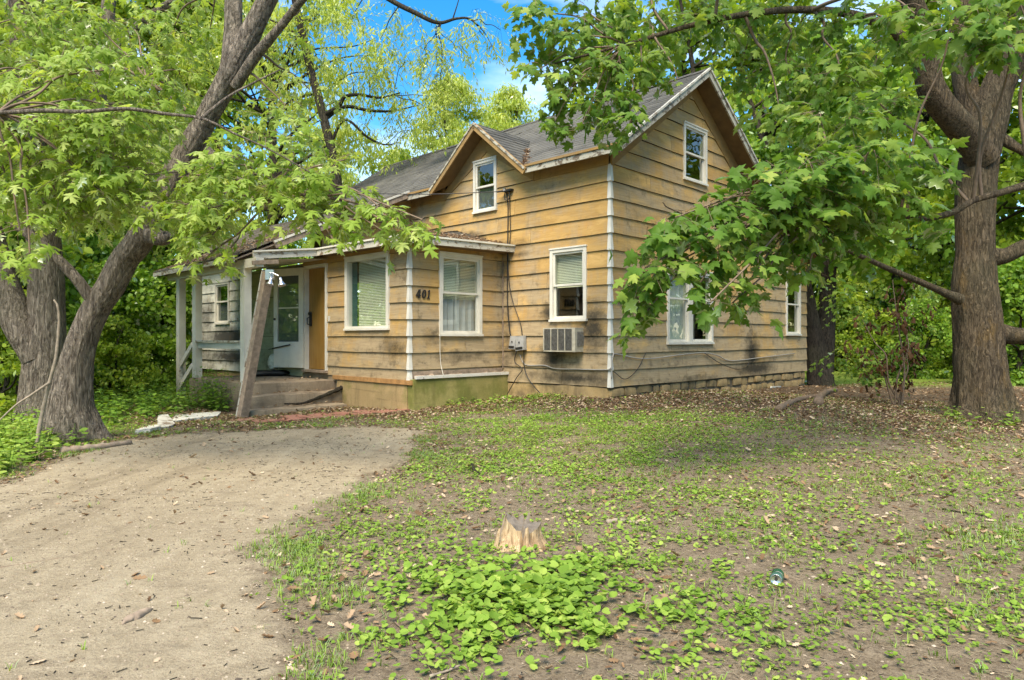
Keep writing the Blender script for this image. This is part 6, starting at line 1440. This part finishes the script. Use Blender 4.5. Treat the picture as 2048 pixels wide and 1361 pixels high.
for (ang, h_, rr_, out_) in ((2.9, 0.19, 0.14, 0.05), (3.6, 0.13, 0.17, 0.03), (4.6, 0.08, 0.19, 0.07), (5.6, 0.10, 0.17, 0.09), (0.2, 0.11, 0.16, 0.08), (5.1, 0.05, 0.2, 0.1)):
    c, s_ = math.cos(ang), math.sin(ang); mb = MB(); mb.hexa([(rr_ * c - .02 * s_, rr_ * s_ + .02 * c, -0.02), (rr_ * c + .02 * s_, rr_ * s_ - .02 * c, -0.02), ((rr_ + .02) * c + .015 * s_, (rr_ + .02) * s_ - .015 * c, -0.02), ((rr_ + .02) * c - .015 * s_, (rr_ + .02) * s_ + .015 * c, -0.02)],
        [((rr_ - out_) * c - .006 * s_, (rr_ - out_) * s_ + .006 * c, h_), ((rr_ - out_) * c + .006 * s_, (rr_ - out_) * s_ - .006 * c, h_ * .95), ((rr_ - out_ + .012) * c + .004 * s_, (rr_ - out_ + .012) * s_, h_ * .9), ((rr_ - out_ + .012) * c - .004 * s_, (rr_ - out_ + .012) * s_, h_ * .93)])
    mb.build('splinter', M['stump'] if ang > 3.2 else M['barewood'], st)
# drinks can
def can_mat():
    t = NT('printed_can'); o = t.obj(); sx = t.n('SeparateXYZ', {0: o}); z = sx.outputs['Z']; n = t.noise(o, 30, 3)
    f = t.math('ADD', z, t.math('MULTIPLY', t.math('SUBTRACT', n, 0.5), 0.05))
    c = t.ramp(t.rr(f, 0.0, 0.12), [(0.0, (0.02, 0.10, 0.05)), (0.42, (0.025, 0.13, 0.065)), (0.5, (0.45, 0.5, 0.47)), (0.62, (0.5, 0.52, 0.5)), (0.7, (0.03, 0.12, 0.08)), (1.0, (0.10, 0.20, 0.16))])
    return t.done(c, 0.35, None, Metallic=0.5)
p = on_ground(1556, 1158); can = empty('drinks_can', p + Vector((0, 0, 0.026)), 0, 'crumpled green and silver drinks can lying in the yard', 'can'); can.rotation_mode = 'QUATERNION'; can.rotation_quaternion = Vector((-0.42, -0.86, 0.05)).to_track_quat('Z', 'X')
n = 28; prof = [(0.0, 0.006), (0.020, 0.002), (0.024, 0.0), (0.031, 0.008), (0.033, 0.02), (0.0325, 0.04), (0.0295, 0.06), (0.032, 0.08), (0.033, 0.10), (0.031, 0.108), (0.0265, 0.117)]
mb = MB(); mb.lathe(prof, n); mb.v = [(x * (1 - 0.35 * math.exp(-((z - 0.06) / 0.02) ** 2) * max(0, math.cos(math.atan2(y, x) - 1.2)) ** 2), y * (1 - 0.3 * math.exp(-((z - 0.05) / 0.02) ** 2) * max(0, math.cos(math.atan2(y, x) - 1.2))), z) for x, y, z in mb.v]; mb.build('body', can_mat(), can, smooth=True)
mb = MB(); mb.lathe([(0.0265, 0.117), (0.0275, 0.119), (0.0265, 0.1205), (0.0245, 0.1195), (0.0235, 0.1155), (0.0, 0.1155)], n); mb.build('lid', M['chrome'], can, smooth=True)
mb = MB(); mb.poly([(0.004 + 0.011 * math.cos(t * .4), 0.008 * math.sin(t * .4), 0.1162) for t in range(16)]); mb.build('opening', M['dark'], can)

# fallen twigs and wood
def stick(name, label, P, r0, r1, mat, cat='twig', group=None, lift=0.0, sides=6):
    W = [tuple(on_ground(px, py, r0 * 0.6 + lift * (0.5 if i % 2 else 1))) for i, (px, py) in enumerate(P)]; C = catmull(W, 5); rad = np.linspace(r0, r1, len(C)) * (1 + 0.2 * np.sin(np.arange(len(C)) * 2.3))
    o = MB().tube(C, list(rad), sides).build(name, mat, None, smooth=True); return tag(o, label, cat, group)
stick('fallen_branch', 'long thin bare branch lying across the drive at the left edge', [(-60, 1150), (40, 1132), (130, 1118), (200, 1106), (262, 1099)], 0.008, 0.004, M['twig'], 'branch')
stick('fallen_twig', 'short twig forking off the long branch on the drive', [(262, 1100), (275, 1108), (288, 1112)], 0.004, 0.002, M['twig'])
stick('fallen_twig', 'thin dark twig on the drive below the leaning maple', [(228, 1050), (260, 1036), (300, 1022)], 0.005, 0.003, M['bark_dark']); stick('fallen_twig', 'kinked twig near the middle of the drive', [(312, 1060), (330, 1055), (348, 1044)], 0.006, 0.004, M['twig'])
stick('fallen_twig', 'hooked twig towards the far end of the drive', [(712, 950), (718, 962), (732, 966)], 0.006, 0.004, M['twig']); stick('fallen_twig', 'straight dark twig near the head of the drive', [(746, 911), (770, 909), (792, 912)], 0.007, 0.005, M['bark_dark'])
stick('fallen_twig', 'thin twig lying across the middle of the drive', [(560, 937), (580, 934), (600, 935)], 0.006, 0.004, M['twig']); stick('fallen_twig', 'curved twig standing in the grass at the drive edge', [(678, 1078), (695, 1062), (708, 1048), (706, 1030)], 0.006, 0.004, M['twig'], lift=0.012)
stick('fallen_twig', 'twig poking out of the ground cover in front of the stump', [(1130, 1202), (1160, 1196), (1200, 1190)], 0.006, 0.004, M['twig_pale'], lift=0.02); stick('fallen_twig', 'long pale twig half buried in the near ground cover', [(985, 1290), (1030, 1278), (1065, 1268), (1085, 1250)], 0.006, 0.003, M['twig_pale'], lift=0.012)
stick('fallen_twig', 'pale twig at the near left edge of the ground cover', [(860, 1360), (890, 1348), (920, 1338)], 0.006, 0.004, M['twig_pale'], lift=0.01); stick('fallen_twig', 'long thin twig between the drive edge and the ground cover', [(790, 1250), (815, 1272), (838, 1310), (866, 1352)], 0.004, 0.002, M['twig'], lift=0.01)
stick('fallen_twig', 'dark twig lying right of the drinks can', [(1645, 1140), (1660, 1158), (1690, 1168)], 0.006, 0.003, M['bark_dark']); stick('fallen_twig', 'long dark twig in the bare soil before the stout maple', [(1885, 1020), (1920, 1026), (1980, 1032)], 0.009, 0.004, M['bark_dark']); stick('fallen_twig', 'thin twig in the yard beyond the drinks can', [(1640, 1072), (1670, 1078), (1712, 1080)], 0.006, 0.003, M['bark_dark']); stick('fallen_twig', 'bleached stick lying right of the stump', [(1214, 1048), (1240, 1044), (1276, 1050)], 0.018, 0.010, M['twig_pale'], sides=7); stick('fallen_twig', 'short dark stub of wood behind the stump', [(944, 934), (950, 946), (957, 950)], 0.022, 0.014, M['bark_dark'], sides=7)
stick('fallen_branch', 'grey dead branch lying near the rear of the gable wall', [(1555, 822), (1590, 806), (1625, 798), (1650, 793)], 0.05, 0.035, M['twig'], 'branch', sides=9)
stick('log', 'short crooked log beside the dead branch', [(1636, 812), (1640, 800), (1655, 788), (1672, 784)], 0.075, 0.04, M['twig'], 'log', sides=10)
stick('log', 'weathered edging log at the foot of the leaning maple', [(122, 908), (165, 903), (215, 896), (262, 890)], 0.045, 0.03, M['barewood'], 'log', sides=9)
p = [on_ground(246, 1254), on_ground(258, 1246), on_ground(272, 1240), on_ground(290, 1230), on_ground(305, 1222)]
wc_ = empty('bark_chunk', p[2], 0, 'brown split chunk of bark on the near drive', 'wood'); Cc = catmull([tuple(v + Vector((0, 0, 0.012)) - p[2]) for v in p], 6); rr_ = np.interp(np.arange(len(Cc)), [0, 5, 12, 18, len(Cc) - 1], [0.004, 0.017, 0.024, 0.018, 0.004])
v, f = limb_np(np.column_stack([Cc, rr_]), 10, 5); v = v + (np.stack([fbm(v * 45 + k_, 3, 3) for k_ in (0, 9, 21)], 1) - 0.5) * 0.022; link('bark', mesh_np('bark', v, f, M['barewood']), wc_)
for k_ in range(5):
    q0 = Vector(Cc[4 + k_ * 4]) + Vector((0.0, -0.02, -0.008)); MB().tube([q0, q0 + Vector((0.03 * math.cos(k_ * 2.1), 0.03 * math.sin(k_ * 2.1) - 0.02, 0.006))], [0.003, 0.0015], 4).build('splinter', M['twig'], wc_)
S_ = [(-4.36 - 0.0, 0, 0)]
P = [pix(70, 912, 7.35), pix(82, 840, 7.42), pix(98, 770, 7.45), pix(112, 715, 7.45), pix(118, 650, 7.5), pix(116, 615, 7.5), pix(108, 600, 7.5)]
C = catmull([tuple(v) for v in P], 6); tag(MB().tube(C, list(np.linspace(0.024, 0.010, len(C)) * (1 + 0.12 * np.sin(np.arange(len(C)) * 1.7))), 8).build('dead_branch', M['twig_pale'], None, smooth=True), 'pale dead branch propped against the leaning maple', 'branch')
P = [pix(100, 765, 7.43), pix(60, 792, 7.3), pix(30, 812, 7.2), pix(-10, 850, 7.1)]
C = catmull([tuple(v) for v in P], 5); tag(MB().tube(C, list(np.linspace(0.016, 0.006, len(C))), 6).build('dead_branch', M['twig_pale'], None, smooth=True), 'thin dead side branch slanting down to the left weeds', 'branch')
P = [(-3.45, 4.30, 0.16), (-3.1, 4.34, 0.14), (-2.75, 4.45, 0.20), (-2.45, 4.42, 0.30), (-2.22, 4.50, 0.36)]
C = catmull([tuple(hpos(*q)) for q in P], 5); tag(MB().tube(C, list(np.linspace(0.012, 0.045, len(C)) * (1 + 0.2 * np.sin(np.arange(len(C)) * 1.9))), 7).build('fallen_branch', M['bark_dark'], None), 'mossy dark branch lying across the porch steps', 'branch')

# white broken boards by the weeds
def slab(name, label, quad, t, mat):
    Q = [on_ground(*q) for q in quad]; mb = MB(); mb.hexa([q + Vector((0, 0, -0.01)) for q in Q], [q + Vector((0, 0, t * (1.0 if i % 2 else 1.3))) for i, q in enumerate(Q)]); return tag(mb.build(name, mat), label, 'board')
def ragged(name, label, outline, t, mat, seed, tilt=0.0):
    rs_ = random.Random(seed); Q = [on_ground(*q) for q in outline]; P_ = []
    for i in range(len(Q)):
        a_, b_ = Q[i], Q[(i + 1) % len(Q)]; n_ = max(1, int((b_ - a_).length / 0.06))
        for k_ in range(n_): v_ = a_.lerp(b_, k_ / n_); P_.append(v_ + Vector((rs_.uniform(-.008, .008), rs_.uniform(-.012, .012), tilt * (v_.x - Q[0].x))))
    mb = MB(); mb.poly([v + Vector((0, 0, t + rs_.uniform(-.003, .003))) for v in P_]); mb.poly([v + Vector((0, 0, -0.01)) for v in P_][::-1])
    for i in range(len(P_)): a_, b_ = P_[i], P_[(i + 1) % len(P_)]; mb.poly([a_ + Vector((0, 0, -0.01)), b_ + Vector((0, 0, -0.01)), b_ + Vector((0, 0, t - .003)), a_ + Vector((0, 0, t - .003))])
    return tag(mb.build(name, mat), label, 'board')
ragged('broken_board', 'white painted board lying flat by the porch weeds', [(344, 847), (380, 843), (436, 836), (442, 828), (400, 829), (350, 834)], 0.035, M['white'], 1, 0.02); ragged('broken_board', 'broken white board end nearest the leaning maple', [(268, 868), (300, 867), (320, 861), (322, 851), (300, 850), (284, 857)], 0.04, M['white'], 2, 0.10); ragged('broken_board', 'small split white board between the two larger ones', [(316, 860), (338, 857), (350, 852), (336, 841), (316, 844)], 0.03, M['peel'], 3, -0.12)
# pale window frame lying by the rear corner
Q = [on_ground(1542, 778, 0.03), on_ground(1632, 768, 0.03), on_ground(1626, 764, 0.03), on_ground(1545, 772, 0.03)]; sf = empty('screen_frame', Q[0], 0, 'white screen frame lying on the ground at the rear corner', 'frame')
for i in range(4): MB().bar(Q[i] - Q[0], Q[(i + 1) % 4] - Q[0], 0.04, 0.03).build('frame_bar', M['trim_white'], sf)
# red pavers before the steps
path = empty('paved_path', (0, 0, 0)); tag(path, 'worn red pavers in front of the porch steps', 'path', kind='structure')
pr = random.Random(8)
for i in range(9):
    for j in range(2):
        lx = -4.45 + i * 0.36 + (0.15 if j else 0); ly = 3.62 - j * 0.38 - i * 0.10
        if pr.random() < 0.12: continue
        w, h = 0.17 + pr.uniform(-.02, .01), 0.18 + pr.uniform(-.02, .01); an = pr.uniform(-.08, .08); c, s_ = math.cos(an), math.sin(an); mb = MB()
        q = [hpos(lx + u * c - v * s_, ly + u * s_ + v * c, 0) for u, v in ((-w, -h), (w, -h), (w, h), (-w, h))]
        if min(v.y for v in q) > 11.2 and lx > -2.3: continue
        mb.hexa([Vector((v.x, v.y, gz1(v.x, v.y) - 0.05)) for v in q], [Vector((v.x, v.y, gz1(v.x, v.y) + pr.uniform(0.018, 0.034))) for v in q]); mb.build('paver', M['paver'], path)
# rubbish beside the door
def lump(name, label, cat, loc, sc, mat, seed):
    V, Fq = rough((-1, -1, -1), (1, 1, 1), 0.25, 0.22, seed, 0.8); V = V * np.array(sc); V[:, 2] -= V[:, 2].min(); p = hpos(*loc); o = link(name, mesh_np(name, V, Fq, mat, None, True)); o.location = p; o.rotation_euler = (0, 0, seed); return tag(o, label, cat)
lump('plastic_bag', 'crumpled pale plastic bag on the porch by the storm door', 'bag', (-2.42, 6.75, 0.62), (0.11, 0.12, 0.16), simple('pale_plastic', (0.42, 0.48, 0.42), 0.3, 0.3, 14, 0.2), 3); lump('rag', 'black rag heaped on the porch against the wall', 'rag', (-2.55, 6.75, 0.50), (0.13, 0.42, 0.06), M['black'], 5)

# second creeping plant with tiny leaflets, and dark twig crumbs
def clover_d(x, y):
    n1 = fbm2(x, y, 1.9, 4, 121); n2 = fbm2(x, y, 6.0, 3, 122); df = drive_f(x, y)
    d = 0.30 * sstep(0.45, 0.6, 0.55 * n1 + 0.45 * n2) + 0.4 * (blob(x, y, 1250, 900, 2.2, 1.2)) * sstep(0.42, 0.55, n2) + 0.006
    return np.where(house_mask(x, y) | (df > 0.05), 0, d * (1 - 0.9 * humus(x, y)) * (1 - 0.72 * np.exp(-(((x - 5.4) / 2.4) ** 2 + ((y - 7.6) / 2.4) ** 2))) * (1 - 0.3 * sstep(0.8, 2.5, x) * sstep(6, 3, y)))
x, y = scatter_px(190000, 123, clover_d); n = len(x); r = np.random.default_rng(124); k = 4
x = np.repeat(x, k) + r.normal(0, 0.011, n * k); y = np.repeat(y, k) + r.normal(0, 0.011, n * k); n *= k; a = r.random(n) * 6.2832
P = np.column_stack([x, y, gz(x, y) + r.uniform(0.004, 0.035, n)]); T = np.column_stack([np.cos(a), np.sin(a), r.uniform(-0.2, 0.5, n)]); N = np.column_stack([r.normal(0, 0.5, n), r.normal(0, 0.5, n), np.ones(n)])
v, f, nv = leaves_np('small', P, frames(T, N), r.uniform(0.010, 0.026, n))
tag(link('clover', mesh_np('clover', v, f, M['grass'], {'rnd': np.repeat(np.clip(0.5 + 0.9 * (fbm2(x, y, 1.5, 2, 125) - 0.5) + 0.25 * r.normal(size=n), 0, 1), nv)})), 'tiny-leaved clover patches between the larger ground cover', 'clover', kind='stuff')
x, y = scatter_px(60000, 131, lambda x, y: np.where(house_mask(x, y), 0, 0.10 + 0.35 * sstep(0.5, 0.66, fbm2(x, y * 2, 1.1, 4, 132)))); n = len(x); r = np.random.default_rng(133)
a = r.random(n) * 6.2832; ln = r.gamma(2, 0.009, n); w = r.uniform(0.0012, 0.003, n); d = np.column_stack([np.cos(a), np.sin(a), r.normal(0, 0.08, n)]) * ln[:, None]; B = np.column_stack([x, y, gz(x, y) + 0.011]); sd_ = np.column_stack([-np.sin(a), np.cos(a), np.zeros(n)]) * w[:, None]; up_ = np.array([0, 0, 0.003])
V = np.stack([B - sd_, B + sd_, B + up_, B + d - sd_, B + d + sd_, B + d + up_], 1).reshape(-1, 3); o = np.arange(n)[:, None] * 6
F = np.concatenate([o + [0, 2, 5, 3], o + [2, 1, 4, 5]])
tag(link('twig_crumbs', mesh_np('twig_crumbs', V, F, M['bark_dark'])), 'dark crumbs of twig and bark scattered over drive and yard', 'twig crumbs', kind='stuff')

r = np.random.default_rng(201); n = 9000; x = r.uniform(1.5, 15, n); y = r.uniform(11.5, 20, n); k = ~house_mask(x, y); x, y = x[k], y[k]; n = len(x); Z = gz(x, y) + 0.012
lx = r.uniform(-4.05, -2.25, 330); ly = r.uniform(4.18, 5.4, 330); lz = np.where(ly > 4.8, 0.515, np.where(ly > 4.5, 0.325, 0.115)) + 0.012; edge_ = r.random(330) < np.where(ly > 4.8, 0.25, 0.6)
lx, ly, lz = lx[edge_], ly[edge_], lz[edge_]; x = np.concatenate([x, HC.x + lx * D2[0] + ly * D1[0]]); y = np.concatenate([y, HC.y + lx * D2[1] + ly * D1[1]]); Z = np.concatenate([Z, lz]); n = len(x); a = r.random(n) * 6.2832
v, f, nv = leaves_np('oak', np.column_stack([x, y, Z]), frames(np.column_stack([np.cos(a), np.sin(a), r.normal(0, .12, n)]), np.column_stack([r.normal(0, .3, n), r.normal(0, .3, n), np.ones(n)])), r.uniform(0.03, 0.075, n), r.uniform(-2.0, 1.2, n))
tag(link('leaf_litter', mesh_np('leaf_litter', v, f, M['litter'], {'rnd': np.repeat(np.clip(0.36 + 0.3 * r.normal(size=n), 0, 1), nv)})), 'dry leaves on the porch steps and the shaded ground past the gable wall', 'leaf litter', kind='stuff')
